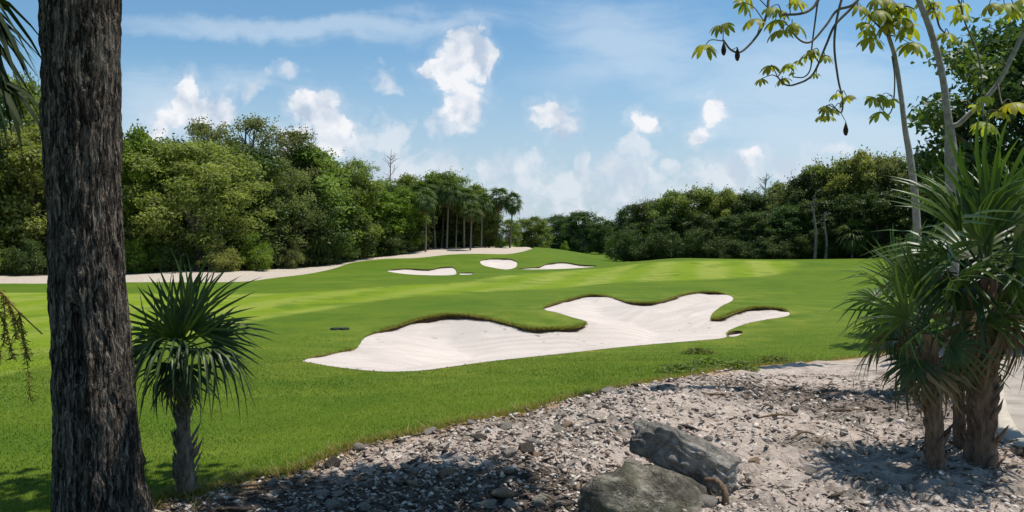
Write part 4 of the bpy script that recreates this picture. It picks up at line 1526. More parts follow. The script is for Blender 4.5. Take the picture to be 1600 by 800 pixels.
# low palms without trunks in the thicket
for px, top, Y, lab in ((486, 352, 56, 'low fan palm at the left of the dark thicket'), (528, 350, 58, 'low fan palm with brown leaves in the thicket'),
                        (560, 344, 60, 'low fan palm in the middle of the thicket'), (592, 352, 62, 'low fan palm at the right of the thicket'),
                        (1330, 352, 66, 'fan palm low in the right woods beside the thin pale trunks')):
    tm, gm, dm = sab[int(px) % 3]
    if px < 700:
        Y = max(Y, edge_Y(px) + float(np.interp(px, [490, 555], [12, 5])))
    X = (px - 800) / FPX * Y
    z0 = float(H(X, Y))
    r0 = empty('fan_palm', (X, Y, z0 - 3.9 + (at(px, top, Y)[2] - z0 - 2.2)), px)
    r0.scale = (1.05, 1.05, 1.0)
    tag(r0, lab, 'palm', 'low fan palms at the wood edge')
    link('trunk', tm, r0)
    link('crown', gm, r0)
    link('dead_leaves', dm, r0)

# ------------------------------------------------------------------ near fan palms
M_frond_shaded = leaf_mat('fan_leaf_shaded', (0.016, 0.034, 0.007), (0.052, 0.085, 0.016), 0.42, 0.35, 0.20, (1.2, 1.5, .5), 0.1)  # darker copy for inner and lower fans, their shade put into the colour
M_frond_lit = leaf_mat('fan_leaf_lit', (0.030, 0.060, 0.010), (0.100, 0.150, 0.026), 0.40, 0.40, 0.28, (1.25, 1.5, .5), 0.1)  # brighter copy for the upper fans, sunlight put into the colour
M_frond_canopy_shade = leaf_mat('fan_leaf_canopy_shade', (0.010, 0.020, 0.006), (0.034, 0.050, 0.014), 0.65, 0.12, 0.10, (1.2, 1.4, .5), 0.1)  # near-black copy, canopy shade painted into the leaf colour
M_boot = bark_mat('fibrous_palm_trunk', (0.050, 0.030, 0.018), (0.26, 0.165, 0.105), (14, 14, 4), 1.0)
M_boot_grey = bark_mat('grey_palm_trunk', (0.060, 0.042, 0.028), (0.34, 0.26, 0.19), (16, 16, 7), 1.0)


def fan_frond(parent, top, az, el, L, pet, mat, r_, spread=1.75, droop=.25, tipfall=.5, nseg=26, w0=None, roll=0.0, sag=0.15, name='frond', pcol=.35, M_=None):
    mb = MB()
    w0 = w0 or L * 0.033
    V, F, T = frond_arrays(nseg, L, pet, spread, droop, .45, w0, (0, .2, .4, .6, .8, .92, 1.0), r_=r_, tipfall=tipfall)
    M_ = frame_of(az, el, roll) if M_ is None else M_
    g = np.clip(V[:, 0] / (pet + L), 0, 1.2)
    Wv = V @ M_.T
    Wv[:, 2] -= sag * (pet + L) * g ** 2
    mb.add(Wv, None, F, T)
    ts = np.linspace(0, 1, 6)
    pp = np.stack([M_[:, 0] * pet * t - np.array([0, 0, sag * (pet + L) * (pet * t / (pet + L)) ** 2]) for t in ts])
    tube(mb, pp, [.011 * L / .6, .007 * L / .6], 5, pcol)
    o = link(name, mb.mesh(name, mat), parent)
    o.location = top
    return o


def frame_an(a, n):
    a = np.asarray(a, float) / np.linalg.norm(a)
    n = np.asarray(n, float)
    n = n - a * (n @ a)
    n /= np.linalg.norm(n)
    return np.stack([a, np.cross(n, a), n], 1)


def palm_trunk(h, r0, r1, seed, lean=(0, 0), boots=10, boot_len=.12, k=22, rough=.16):
    """tapering trunk with ragged old leaf bases"""
    r_ = np.random.default_rng(seed)
    mb = MB()
    n = 46
    t = np.linspace(0, 1, n)
    ctr = np.stack([lean[0] * t ** 1.3, lean[1] * t ** 1.3, -0.06 + (h + .06) * t], 1)
    rad = np.interp(t, [0, .06, .25, .6, 1], [r0 * 1.35, r0 * 1.12, r0, (r0 + r1) / 2, r1])
    th = np.linspace(0, 2 * np.pi, k, endpoint=False)
    pos_ = np.stack([np.cos(th)[None] * np.ones(n)[:, None], np.sin(th)[None] * np.ones(n)[:, None], (ctr[:, 2] * 1.0)[:, None] * np.ones(k)[None]], -1).reshape(-1, 3)
    nz = fbm_np(pos_ * np.array([2.6, 2.6, 5.0]), 1.0, 4, seed).reshape(n, k)
    ring = 0.05 * np.sin(ctr[:, 2] * 70 + 2 * np.sin(ctr[:, 2] * 13))[:, None]
    rr_ = rad[:, None] * (1 + rough * nz + ring)
    V = ctr[:, None] + rr_[..., None] * np.stack([np.cos(th), np.sin(th), np.zeros(k)], 1)[None]
    i = np.arange(n - 1)[:, None] * k
    j = np.arange(k)[None]
    F = np.stack([i + j, i + (j + 1) % k, i + k + (j + 1) % k, i + k + j], -1).reshape(-1, 4)
    mb.add(V.reshape(-1, 3), None, F, .5)
    for b in range(boots):
        s = r_.uniform(0.02, .97)
        q = int(s * (n - 1))
        a = r_.uniform(0, 6.28)
        d = np.array([math.cos(a), math.sin(a), 0])
        l_ = np.array([-math.sin(a), math.cos(a), 0])
        w = rad[q] * r_.uniform(.25, .5)
        L_ = boot_len * r_.uniform(.5, 1.3)
        c = ctr[q] + d * rad[q] * .85
        tip = c + d * L_ * r_.uniform(.25, .55) + [0, 0, L_ * r_.uniform(.5, 1.0)]
        P_ = np.array([c - l_ * w, c + l_ * w, c + d * .012 - [0, 0, .02], tip, (c + tip) / 2 + d * .015 + l_ * w * .6, (c + tip) / 2 + d * .015 - l_ * w * .6])
        mb.add(P_, [[0, 2, 5], [2, 1, 4], [2, 4, 5], [5, 4, 3], [0, 5, 3], [1, 3, 4], [0, 3, 1]], None, r_.uniform(.3, .8))
    return mb, ctr[-1]


# --- small fan palm left of the fairway
r_ = np.random.default_rng(5)
g_ = ground(290, 772)
sp = empty('fan_palm', g_)
tag(sp, 'small fan palm with a shaggy grey trunk right of the thick trunk', 'palm')
Yp = g_[1]
htop = at(287, 545, Yp)[2] - g_[2]
mbt, top = palm_trunk(htop, .048, .026, 8, (-.012, 0), 70, .12, rough=.3)
link('trunk', mbt.mesh('trunk', M_boot_grey, True), sp)
ks = 0
for a_, n_, L_, pet_, spread_, ns_, dr_, tf_ in [
    # fans seen face on
    ((-.50, .10, .85), (.15, -1, .25), .47, .13, 1.75, 25, .04, .10), ((.42, .12, .88), (-.15, -1, .2), .50, .14, 1.7, 25, .04, .10), ((-.05, .45, 1), (0, -1, .4), .60, .18, .9, 13, .04, .05),
    ((.92, .10, .28), (-.2, -.85, .55), .40, .20, 1.6, 22, .10, .30), ((-.92, .1, .22), (.2, -.8, .6), .34, .15, 1.5, 20, .10, .3),
    # spears and fans turned away
    ((.12, .1, 1), (1, -.4, 0), .60, .14, .35, 8, .0, .05), ((.4, .8, .45), (0, -.4, .9), .42, .2, 1.5, 20, .15, .4), ((-.5, .8, .35), (0, -.4, .9), .42, .2, 1.5, 20, .15, .4),
    ((.1, -.85, .45), (0, .3, 1), .36, .12, 1.5, 17, .6, .8), ((.0, -.6, .85), (0, -.8, .5), .40, .08, 1.3, 17, .2, .4),
    # drooping skirt
    ((-.75, -.45, .10), (.3, .1, 1), .38, .15, 1.5, 19, .45, .8), ((-.25, -.9, .12), (.1, .2, 1), .36, .15, 1.5, 19, .5, .8), ((.80, -.45, .08), (-.2, .1, 1), .38, .18, 1.5, 19, .45, .8),
    ((.9, .2, -.22), (.2, -.4, 1), .36, .18, 1.4, 17, .4, .6), ((-.45, -.5, -.65), (-.3, -.6, .5), .34, .12, 1.2, 15, .1, .3), ((.35, -.5, -.7), (.2, -.7, .5), .34, .13, 1.2, 15, .1, .3),
    ((.0, .8, -.2), (0, .3, 1), .36, .16, 1.4, 17, .4, .6)]:
    fan_frond(sp, top, 0, 0, L_ * r_.uniform(.95, 1.05), pet_, M_frond_shaded if a_[2] < .5 else M_frond_lit, r_, spread_, dr_, tf_ * 1.25, int(ns_ * .76), .0105, 0, .05, M_=frame_an(a_, n_))

for az_, el_ in ((200, -62), (250, -70), (-70, -60), (-20, -66), (70, -60)):
    fan_frond(sp, top - np.array([0, 0, .05]), R(az_), R(el_), .24, .12, M_palm_dead, r_, .8, .2, .3, 9, .010, r_.uniform(-1, 1), .05, name='dead_frond')

# --- palms on the right
def right_palm(px, py, top_py, r0, r1, seed, label, L, n, lean_px=0, boots=20, boot_len=.14, low=-60, pet=(.25, .5), mat=M_frond_lit, high=86):
    r_ = np.random.default_rng(seed)
    g_ = ground(px, py)
    p = empty('fan_palm', g_)
    tag(p, label, 'palm')
    Yp = g_[1]
    T_ = at(px + lean_px, top_py, Yp)
    mbt, top = palm_trunk(T_[2] - g_[2], r0, r1, seed, (T_[0] - g_[0], r_.normal(0, .03)), boots, boot_len)
    link('trunk', mbt.mesh('trunk', M_boot, True), p)
    for k in range(n):
        f = (k / (n - 1)) ** 0.9
        el = high + (low - high) * f
        az = k * 137.5 + r_.uniform(-25, 25)
        dr = .02 + .22 * f * r_.uniform(.5, 1.4)
        Lk = L * r_.uniform(.85, 1.1) * (.66 + .34 * max(0, math.sin(R(el))))
        fan_frond(p, top, R(az), R(el + r_.uniform(-9, 9)), Lk, r_.uniform(*pet) * (.6 + .4 * math.sin(math.pi * min(1, f + .15))), mat if f < .75 else M_frond_shaded, r_,
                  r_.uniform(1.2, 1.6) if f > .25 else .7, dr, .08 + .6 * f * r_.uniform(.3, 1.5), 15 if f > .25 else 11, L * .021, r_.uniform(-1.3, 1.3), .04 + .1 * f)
    for k in range(3):
        fan_frond(p, top - np.array([0, 0, .05]), R(r_.uniform(0, 360)), R(r_.uniform(-72, -50)), L * .6, pet[0], M_palm_dead, r_, 1.0, .2, .3, 13, L * .02, r_.uniform(-1, 1), .05, name='dead_frond')
    return p


right_palm(1532, 728, 432, .100, .07, 51, 'stout fan palm with the tallest upright leaves by the path', .84, 20, 8, 60, .16, -30, (.22, .46))
right_palm(1463, 735, 520, .060, .050, 52, 'slender fan palm just left of the stout one', .56, 13, -16, 26, .12, -50, (.18, .36))
right_palm(1420, 612, 480, .075, .055, 53, 'fan palm set back with hanging leaves over the grass edge', .76, 14, -10, 14, .12, -62, (.15, .36))
right_palm(1650, 690, 400, .09, .07, 54, 'fan palm cut by the right picture edge', .66, 13, 0, 14, .12, -50, (.2, .42))
right_palm(1500, 705, 560, .045, .035, 55, 'young fan palm with dark fans low between the two front trunks', .36, 9, 0, 8, .06, -30, (.1, .22), M_frond_shaded, 50)

# --- palm at the left edge: trunk outside the picture, fronds hang into it
r_ = np.random.default_rng(9)
lp = empty('fan_palm', (-4.35, 4.95, float(H(-4.35, 4.95))))
tag(lp, 'fan palm whose dark drooping leaves enter at the top left corner', 'palm')
mbt, top = palm_trunk(2.95, .11, .08, 61, (0, 0), 30, .14)
link('trunk', mbt.mesh('trunk', M_boot, True), lp)
for a_, n_, L_, pet_, dr_, tf_ in [((1, -.02, .20), (0, .1, 1), .44, .95, .60, 1.0), ((1, .05, -.27), (0, -.25, 1), .50, 1.04, .22, .6), ((1, .18, .02), (0, .3, 1), .42, .86, .6, 1.0), ((.9, .6, -.3), (0, 0, 1), .5, .8, .6, 1.), ((1, -.10, -.24), (0, .2, 1), .46, .93, .45, .9), ((1, .10, .30), (0, .2, 1), .46, .92, .7, 1.1), ((1, .02, .10), (0, -.6, 1), .42, .90, .4, .8),
                               ((.5, 1, .3), (0, 0, 1), .5, .6, .4, .8), ((-.3, 1, .4), (0, 0, 1), .5, .6, .4, .8), ((-1, .3, .3), (0, 0, 1), .5, .6, .4, .8), ((-1, -.6, .2), (0, 0, 1), .5, .6, .4, .8), ((.2, -1, .4), (0, 0, 1), .5, .6, .4, .8),
                               ((.4, .4, 1), (0, -1, .3), .5, .5, .1, .3), ((-.4, .3, 1), (0, -1, .3), .5, .5, .1, .3)]:
    fan_frond(lp, top, 0, 0, L_, pet_, M_frond_canopy_shade, r_, 1.5, dr_, tf_, 13, .036, 0, .04, M_=frame_an(a_, n_))
# dry flower stalk of the same palm
M_stalk = leaf_mat('dry_flower_stalk', (0.20, 0.13, 0.03), (0.52, 0.38, 0.10), .7, .2, .3, (1, .9, .5))
mb = MB()
base = np.array([-4.35, 4.95, lp.location[2]]) + top
def L2(px, py, Y=4.95):
    return at(px, py, Y)
main = smooth_path([base + [0.05, 0, -.1], L2(-120, 330), L2(-40, 420), L2(0, 455), L2(30, 488), L2(66, 522)], 8)
tube(mb, main, [.012, .009, .006, .004], 6, .15)
def sprig(pth, dens, length):
    for p_ in smooth_path(pth, dens):
        for _ in range(3):
            d = r_.normal(size=3) * np.array([1, .8, .8]) + [0, 0, -.5]
            d /= np.linalg.norm(d)
            e = p_ + d * length * r_.uniform(.4, 1.2)
            tube(mb, [p_, (p_ + e) / 2 + r_.normal(0, .004, 3), e], [.0035, .0018], 3, r_.uniform(.1, .95))
for pth in ([L2(0, 455), L2(25, 500), L2(40, 550), L2(48, 625)], [L2(-20, 440), L2(0, 490), L2(14, 530), L2(20, 560)], [L2(30, 488), L2(36, 520), L2(44, 560)], [L2(-60, 420), L2(-30, 470), L2(-10, 520), L2(0, 560)], [L2(10, 465), L2(22, 500), L2(26, 530)], [L2(5, 460), L2(8, 500), L2(6, 540)]):
    tube(mb, smooth_path(pth, 5), [.005, .0022], 4, .3)
    sprig(pth, 14, .038)
o = link('flower_stalk', mb.mesh('flower_stalk', M_stalk), lp)
o.matrix_parent_inverse = Matrix.Translation(lp.location).inverted()

# ------------------------------------------------------------------ the thick trunk in front, its crown out of the picture above
def big_bark():
    m, t = new_mat('furrowed_bark')
    p = objco(t)
    w = t.vmath('ADD', p, t.vmath('SCALE', t.noise(p, 7, 4, 0.6, color=True), 0.05))
    r1 = t.math('ABSOLUTE', t.math('SUBTRACT', t.noise(t.mapping(w, (27, 27, 2.1)), 1.0, 3, 0.55), 0.5))
    r2 = t.math('ABSOLUTE', t.math('SUBTRACT', t.noise(t.mapping(w, (62, 62, 7)), 1.0, 3, 0.6), 0.5))
    n1 = t.noise(t.mapping(p, (70, 70, 24)), 1.0, 6, 0.7)
    n2 = t.noise(p, 3.2, 4, 0.6)
    pl = t.math('ADD', t.math('MULTIPLY', t.smooth(r1, 0.012, 0.075), 0.6), t.math('MULTIPLY', t.smooth(r2, 0.0, 0.09), 0.4))
    c = t.ramp(t.math('ADD', t.math('MULTIPLY', pl, 0.62), t.math('MULTIPLY', n1, 0.38)), [(0.30, (0.014, 0.010, 0.008)), (0.62, (0.110, 0.086, 0.066)), (0.92, (0.27, 0.22, 0.175))])
    c = t.mix(t.math('MULTIPLY', t.smooth(n2, 0.55, 0.7), 0.35), c, (0.16, 0.145, 0.13, 1))
    t.l.new(c, t.bsdf.inputs['Base Color'])
    t.bsdf.inputs['Roughness'].default_value = 0.92
    t.bsdf.inputs['Specular IOR Level'].default_value = 0.2
    hh = t.math('ADD', pl, t.math('MULTIPLY', n1, 0.5))
    t.l.new(t.bump(hh, 1.0, 0.025), t.bsdf.inputs['Normal'])
    return m


M_big = big_bark()
BY = 4.62
bt = empty('large_tree', (at(150, 800, BY)[0], BY, float(H(-2.4, BY))))
tag(bt, 'thick dark furrowed trunk filling the left foreground', 'tree')
z0 = bt.location.z
NZ, NK = 420, 260
zs = np.linspace(-0.15, 4.6, NZ)
def zpix(py):
    return at(150, py, BY)[2] - z0
pyk = [0, 200, 400, 500, 600, 700, 800]
lft = [63, 66, 72, 75, 76, 76, 78]
rgt = [193, 191, 197, 204, 213, 221, 231]
zk = [zpix(q) for q in pyk][::-1]
cxk, rk = [], []
for a, b in zip(lft[::-1], rgt[::-1]):          # silhouette edges of a round trunk seen off axis
    aL, aR = math.atan((a - 800) / FPX), math.atan((b - 800) / FPX)
    cxk.append(BY * math.tan((aL + aR) / 2) - bt.location.x)
    rk.append(BY / math.cos((aL + aR) / 2) * math.sin((aR - aL) / 2))
cx_ = np.interp(zs, zk, cxk)
rk_ = np.interp(zs, zk, rk)
rk_ = rk_ + 0.06 * (1 - ss(-0.15, 0.25, zs))
th = np.linspace(0, 2 * np.pi, NK, endpoint=False)
Zg, Tg = np.meshgrid(zs, th, indexing='ij')
cylp = np.stack([np.cos(Tg) * .24, np.sin(Tg) * .24, Zg], -1).reshape(-1, 3)
wv = cylp + 0.03 * np.stack([fbm_np(cylp, 5, 3, 1), fbm_np(cylp, 5, 3, 2), fbm_np(cylp, 3, 3, 3)], 1)
rid = 1 - np.abs(fbm_np(wv * np.array([1, 1, .16]), 20, 3, 5)).clip(0, 1)
plate = fbm_np(wv * np.array([1, 1, .35]), 34, 2, 8)
disp = 0.016 * (rid - .5) + 0.008 * plate + 0.014 * fbm_np(cylp, 2.2, 3, 12)
disp = disp.reshape(NZ, NK)
# hollow groove on the camera side, left of centre
ga = R(-88)
dth = np.abs((Tg - ga + np.pi) % (2 * np.pi) - np.pi)
cz_ = (zpix(470) + zpix(600)) / 2
groove = np.exp(-(dth / .19) ** 2) * (ss(zpix(612), zpix(560), Zg) * (1 - ss(zpix(500), zpix(455), Zg)))
groove2 = np.exp(-((dth - 0.02) / .12) ** 2) * (1 - ss(zpix(640), zpix(600), Zg)) * .6
disp = disp - 0.085 * groove - 0.06 * groove2 + 0.02 * np.exp(-((dth - .3) / .12) ** 2) * ss(zpix(640), zpix(560), Zg) * (1 - ss(zpix(480), zpix(440), Zg))
rad = rk_[:, None] - 0.010 + disp
V = np.stack([cx_[:, None] + rad * np.cos(Tg), rad * np.sin(Tg), Zg], -1).reshape(-1, 3)
i = np.arange(NZ - 1)[:, None] * NK
j = np.arange(NK)[None]
F = np.stack([i + j, i + (j + 1) % NK, i + NK + (j + 1) % NK, i + NK + j], -1).reshape(-1, 4)
link('trunk', mesh_np('trunk', V, [F], M_big, None, True), bt)
# limbs and crown above the picture
r_ = np.random.default_rng(77)
mb, lb = MB(), MB()
t0 = np.array([cx_[-1], 0, 4.45])
cl = []
sv = np.array(sun_dir[:])
def add_clump(x, y, z, r0):
    for zt_ in np.arange(1.3, 3.3, .15):           # leave the gap the sun reaches the trunk through
        dv = np.array([x - .2, y, z - zt_])
        if np.linalg.norm(dv - sv * (dv @ sv)) < r0 * 1.25 and z > zt_:
            return
    cl.append((x, y, z, r0))
for k in range(85):
    add_clump(r_.uniform(1.0, 4.3), r_.uniform(-.9, 1.35), r_.uniform(4.9, 6.6), r_.uniform(.4, .75))
for k in range(10):
    add_clump(r_.uniform(.3, 1.6), r_.uniform(-.4, .6), r_.uniform(4.0, 5.0), r_.uniform(.35, .5))
for k in range(30):
    add_clump(r_.uniform(-3.5, 0.6), r_.uniform(-2.2, 1.6), r_.uniform(5.2, 8.0), r_.uniform(.5, .9))
for (x, y, z, cr_) in cl:
    n = int(420 * cr_ * cr_)
    D = r_.normal(size=(n, 3))
    D /= np.linalg.norm(D, axis=1, keepdims=True)
    C = np.array([x, y, z]) + D * (cr_ * r_.random(n) ** .5)[:, None] * np.array([1, 1, .7])
    leaf_quads(mb, C, r_.normal(0, .6, (n, 3)) + [0, 0, .8], .17 * r_.uniform(.7, 1.2, n), .55, np.clip(r_.normal(.5, .2, n), 0, 1), r_=r_)
for (x, y, z, cr_) in cl[::9]:
    e = np.array([x, y, z])
    tube(lb, smooth_path([t0 + [0, 0, -.3], t0 + [-.05, -.12, .5], t0 + (e - t0) * .45 + [0, -.75, 1.0], e], 6), [.13, .11, .06, .02], 6, .5)
link('limbs', lb.mesh('limbs', M_big, True), bt)
link('crown', mb.mesh('crown', LEAF['green']), bt)

# ------------------------------------------------------------------ large dark leafy tree and bushes at the right edge
def near_crown(name, X, Y, zc, rx, ry, rz_, ncl, leaf, leafk, label, seed, dens=520, trunk=True, aspect=.5, cr=(.4, .8)):
    r_ = np.random.default_rng(seed)
    z0 = float(H(X, Y))
    root = empty(name, (X, Y, z0))
    tag(root, label, 'tree' if name == 'tree' else 'shrub')
    mb, tb = MB(), MB()
    cl = []
    for _ in range(ncl):
        d = r_.normal(size=3)
        d /= np.linalg.norm(d)
        q = d * r_.random() ** .35 * np.array([rx, ry, rz_]) * (1 + .12 * math.sin(5 * d[0] + 4 * d[2]))
        cl.append((q[0], q[1], max(.3, zc - z0 + q[2]), r_.uniform(*cr)))
    for (x, y, z, c_) in cl:
        n = int(dens * c_ * c_)
        D = r_.normal(size=(n, 3))
        D /= np.linalg.norm(D, axis=1, keepdims=True)
        C = np.array([x, y, z]) + D * (c_ * (0.4 + .65 * r_.random(n)))[:, None] * np.array([1, 1, .8])
        C[:, 2] = np.maximum(C[:, 2], .05)
        leaf_quads(mb, C, D * .4 + r_.normal(0, .5, (n, 3)) + [0, 0, .45], leaf * r_.uniform(.6, 1.3, n), aspect, np.clip(r_.normal(.45, .2) + r_.normal(0, .15, n), 0, 1), r_=r_)
        for _ in range(3):
            d = r_.normal(size=3)
            d /= np.linalg.norm(d)
            m_ = 8
            C = np.array([x, y, z]) + d * np.linspace(c_ * .8, c_ * 1.45, m_)[:, None] + r_.normal(0, leaf * .45, (m_, 3))
            C[:, 2] = np.maximum(C[:, 2], .05)
            leaf_quads(mb, C, r_.normal(size=(m_, 3)) + [0, 0, .5], leaf * r_.uniform(.7, 1.2, m_), aspect, np.clip(r_.normal(.55, .15, m_), 0, 1), r_=r_)
    link('crown', mb.mesh('crown', LEAF[leafk]), root)
    tr = .16 if name == 'tree' else .05
    tube(tb, smooth_path([(0, 0, -.2), (.1, .05, zc * .4), (0, 0, zc)], 6), [tr, tr * .8, tr * .4], 8, .5)
    for (x, y, z, c_) in cl[::4]:
        tube(tb, smooth_path([(0.05, 0, min(z * .6, zc * .6)), (x * .5, y * .5, z * .75), (x, y, z)], 4), [tr * .4, tr * .1], 5, .5)
    link('trunk', tb.mesh('trunk', M_bark2, True), root)


near_crown('tree', 11.5, 16.2, 4.4, 2.9, 2.6, 2.6, 170, .19, 'dark', 'large dark leafy tree rising out of the top right corner', 91)
near_crown('shrub', 9.4, 15.4, 1.3, 1.6, 1.3, 1.5, 70, .18, 'dark', 'dark shrub behind the stout fan palm at the far path edge', 92, cr=(.3, .6))
near_crown('shrub', 12.4, 15.8, 1.4, 1.9, 1.2, 1.7, 76, .18, 'dark', 'dark shrub at the right picture edge above the path', 93, cr=(.3, .6))
near_crown('shrub', 10.7, 14.9, 0.6, 1.2, .7, .8, 26, .12, 'green', 'low green shrub lining the far side of the path', 94, cr=(.25, .45))

# ------------------------------------------------------------------ trumpet trees with drooping branches and lobed leaves
M_ctrunk = bark_mat('trumpet_tree_bark', (0.16, 0.14, 0.12), (0.36, 0.33, 0.29), (9, 9, 9), .35)
M_ctwig = bark_mat('trumpet_tree_twig', (0.07, 0.055, 0.04), (0.17, 0.14, 0.10), (14, 14, 14), .3)
M_cleaf = leaf_mat('lobed_leaf', (0.11, 0.140, 0.014), (0.33, 0.350, 0.055), .5, .35, .55, (1.6, 1.6, .5), .15)
M_cyel = leaf_mat('yellow_lobed_leaf', (0.22, 0.21, 0.016), (0.36, 0.33, 0.03), .5, .35, .45, (1.2, 1.1, .4), .1)
M_dead = leaf_mat('shrivelled_leaf', (0.035, 0.026, 0.018), (0.10, 0.075, 0.05), .8, .2, .1, (1, .9, .7))


def lobed_leaf(mb, c, R_, r_, up=None, lobes=9, tint=None):
    """umbrella-like palmate leaf drooping from its centre"""
    n = np.array([r_.normal(0, .35), r_.normal(-.25, .3), 1.0]) if up is None else np.asarray(up, float)
    n /= np.linalg.norm(n)
    a = np.cross(n, [0.3, 1, .1])
    a /= np.linalg.norm(a)
    b = np.cross(n, a)
    t0 = r_.uniform(0, 6.28)
    for k in range(lobes):
        th_ = t0 + (k + .5) * 2 * math.pi * .88 / lobes + .3
        L_ = R_ * (1.0 - .35 * abs(k - (lobes - 1) / 2) / lobes * 1.2) * r_.uniform(.88, 1.08)
        d = a * math.cos(th_) + b * math.sin(th_)
        s = -a * math.sin(th_) + b * math.cos(th_)
        ts = (0, .3, .55, .8, 1.0)
        ws = (.03, .07, .115, .11, .02)
        dr = r_.uniform(.3, .8)
        V = []
        for t_, w_ in zip(ts, ws):
            p_ = c + d * L_ * t_ * (1 - .25 * t_) - n * L_ * (dr * t_ ** 2 * .6) - np.array([0, 0, L_ * .25 * t_ ** 2])
            V += [p_ - s * w_ * R_ * 1.15 - n * .02 * R_, p_, p_ + s * w_ * R_ * 1.15 - n * .02 * R_]
        F = []
        for q in range(4):
            F += [[q * 3, q * 3 + 1, q * 3 + 4, q * 3 + 3], [q * 3 + 1, q * 3 + 2, q * 3 + 5, q * 3 + 4]]
        mb.add(np.array(V), None, F, np.clip((r_.uniform(.3, .9) if tint is None else tint) + r_.normal(0, .06), 0, 1))


def zp(x, y):            # photo pixel of the enlarged top right corner
    return 1050 + x / 2.909, y / 2.909


def tt(pts_, Y, dY=0.0):
    n = len(pts_)
    return np.array([at(*zp(*p_), Y + dY * i / max(1, n - 1)) for i, p_ in enumerate(pts_)])


def branch(root, pts_, Y, dY, r0, r1, leaves, seed, dried=(), Rl=.17, mat=None, name='branch'):
    r_ = np.random.default_rng(seed)
    mb = MB()
    w = smooth_path(tt(pts_, Y, dY), 7)
    tube(mb, w, [r0, r1], 7, .5)
    lw = []
    for lf in leaves:
        x, y = lf[:2]
        k = lf[2] if len(lf) > 2 else 1.0
        c = at(*zp(x, y - 14), Y + dY * r_.uniform(.5, 1.1))
        i = np.argmin(np.linalg.norm(w - c, axis=1))
        st = w[i]
        mid = (st + c) / 2 + np.array([0, 0, .05]) + r_.normal(0, .015, 3)
        tube(mb, smooth_path([st, mid, c], 4), [.006, .004], 5, .5)
        lw.append((c, Rl * k))
    o = link(name, mb.mesh(name, M_ctwig if r0 < .025 else M_ctrunk, True), root)
    o.matrix_parent_inverse = Matrix.Translation(root.location).inverted()
    for c, rl in lw:
        lb = MB()
        lobed_leaf(lb, np.zeros(3), rl * r_.uniform(.9, 1.12), r_)
        l_ = link('leaf', lb.mesh('leaf', mat or M_cleaf), o)
        l_.location = c
    for (x, y) in dried:
        lb = MB()
        c = at(*zp(x, y), Y + dY)
        top_ = at(*zp(x, y - 36), Y + dY)
        i = np.argmin(np.linalg.norm(w - top_, axis=1))
        tube(lb, smooth_path([w[i] - c, (w[i] + top_) / 2 - c, top_ - c], 3), [.004, .003], 4, .4)
        for k in range(5):
            a_ = k * 1.256
            d_ = np.array([math.cos(a_), math.sin(a_), 0]) * .016
            tube(lb, smooth_path([top_ - c, d_ * 1.1, d_ * .6 + [0, 0, -.045], [0.005, 0, -.06]], 4), [.003, .009, .008, .003], 6, .4)
        l_ = link('dried_leaf', lb.mesh('dried_leaf', M_dead), o)
        l_.location = c


CY = 8.6
stem_pts = [(1270, 1240), (1275, 900), (1268, 700), (1262, 590), (1250, 500), (1235, 380), (1208, 250), (1165, 110), (1122, 0), (1090, -90), (1040, -190)]
sw = smooth_path(tt(stem_pts, CY), 8)
gz = float(H(sw[0][0], CY))
sw[0][2] = gz - .1
ct = empty('trumpet_tree', (sw[0][0], CY, gz))
tag(ct, 'pale stemmed trumpet tree with drooping branches of lobed leaves', 'tree')
mb = MB()
tube(mb, sw, [.075, .07, .062, .040, .036, .034, .033, .031, .028, .024], 12, .5, .06, 4)
o = link('trunk', mb.mesh('trunk', M_ctrunk, True), ct)
o.matrix_parent_inverse = Matrix.Translation(ct.location).inverted()
branch(ct, [(1255, 575), (1300, 565), (1345, 525), (1410, 465), (1480, 380), (1540, 270), (1610, 120), (1660, 0)], CY, -.3, .028, .022, [(1430, 450), (1390, 490), (1480, 300, .6)], 1, name='limb')
branch(ct, [(1040, -190), (860, -120), (700, -40), (640, 35), (585, 62), (500, 68)], CY, -.3, .022, .012, [(490, 60), (450, 45, 1.2), (560, 15), (470, 105), (540, -10)], 2)
branch(ct, [(700, -40), (560, -60), (450, -20), (432, 60), (395, 150), (320, 232), (270, 228), (232, 180)], CY, -.5, .017, .009, [(150, 225, 1.1), (232, 125, 1.0), (370, 100, 1.25), (330, 25), (345, -5), (215, 130, .8)], 3, [(235, 225), (297, 250)])
branch(ct, [(900, -60), (820, 22), (750, 48), (700, 115), (640, 184), (600, 192), (562, 165), (545, 135)], CY, -.4, .016, .008, [(575, 135), (490, 150, 1.1), (545, 120, .8)], 4)
branch(ct, [(860, -20), (810, 42), (740, 115), (700, 205), (640, 338), (565, 382), (515, 385), (480, 350)], CY, -.2, .016, .008, [(450, 312, 1.0), (500, 370, .8), (405, 372, .75), (522, 306, .8), (615, 255, 1.0), (695, 265, .9), (655, 348, .5), (640, 240, .8)], 5)
branch(ct, [(690, -60), (665, 0), (650, 100), (635, 220), (630, 310), (600, 350), (550, 350)], CY, -.1, .011, .006, [(575, 290, .6), (540, 345, .4)], 6)
branch(ct, [(800, -80), (770, 0), (745, 110), (738, 220), (755, 360), (775, 450), (770, 510), (742, 492)], CY, -.3, .015, .008, [(700, 500, .85), (678, 540, .8), (745, 440, .7), (793, 450, .8), (712, 542, .8), (735, 510, .7)], 7, [(790, 590)])
branch(ct, [(1150, 60), (1190, 40), (1215, 120), (1240, 150)], CY, .1, .014, .008, [(1260, 165, 1.1), (1180, 25, 1.1), (1140, 10, 1.0), (1205, 60, .9), (1225, 235, .6)], 8)
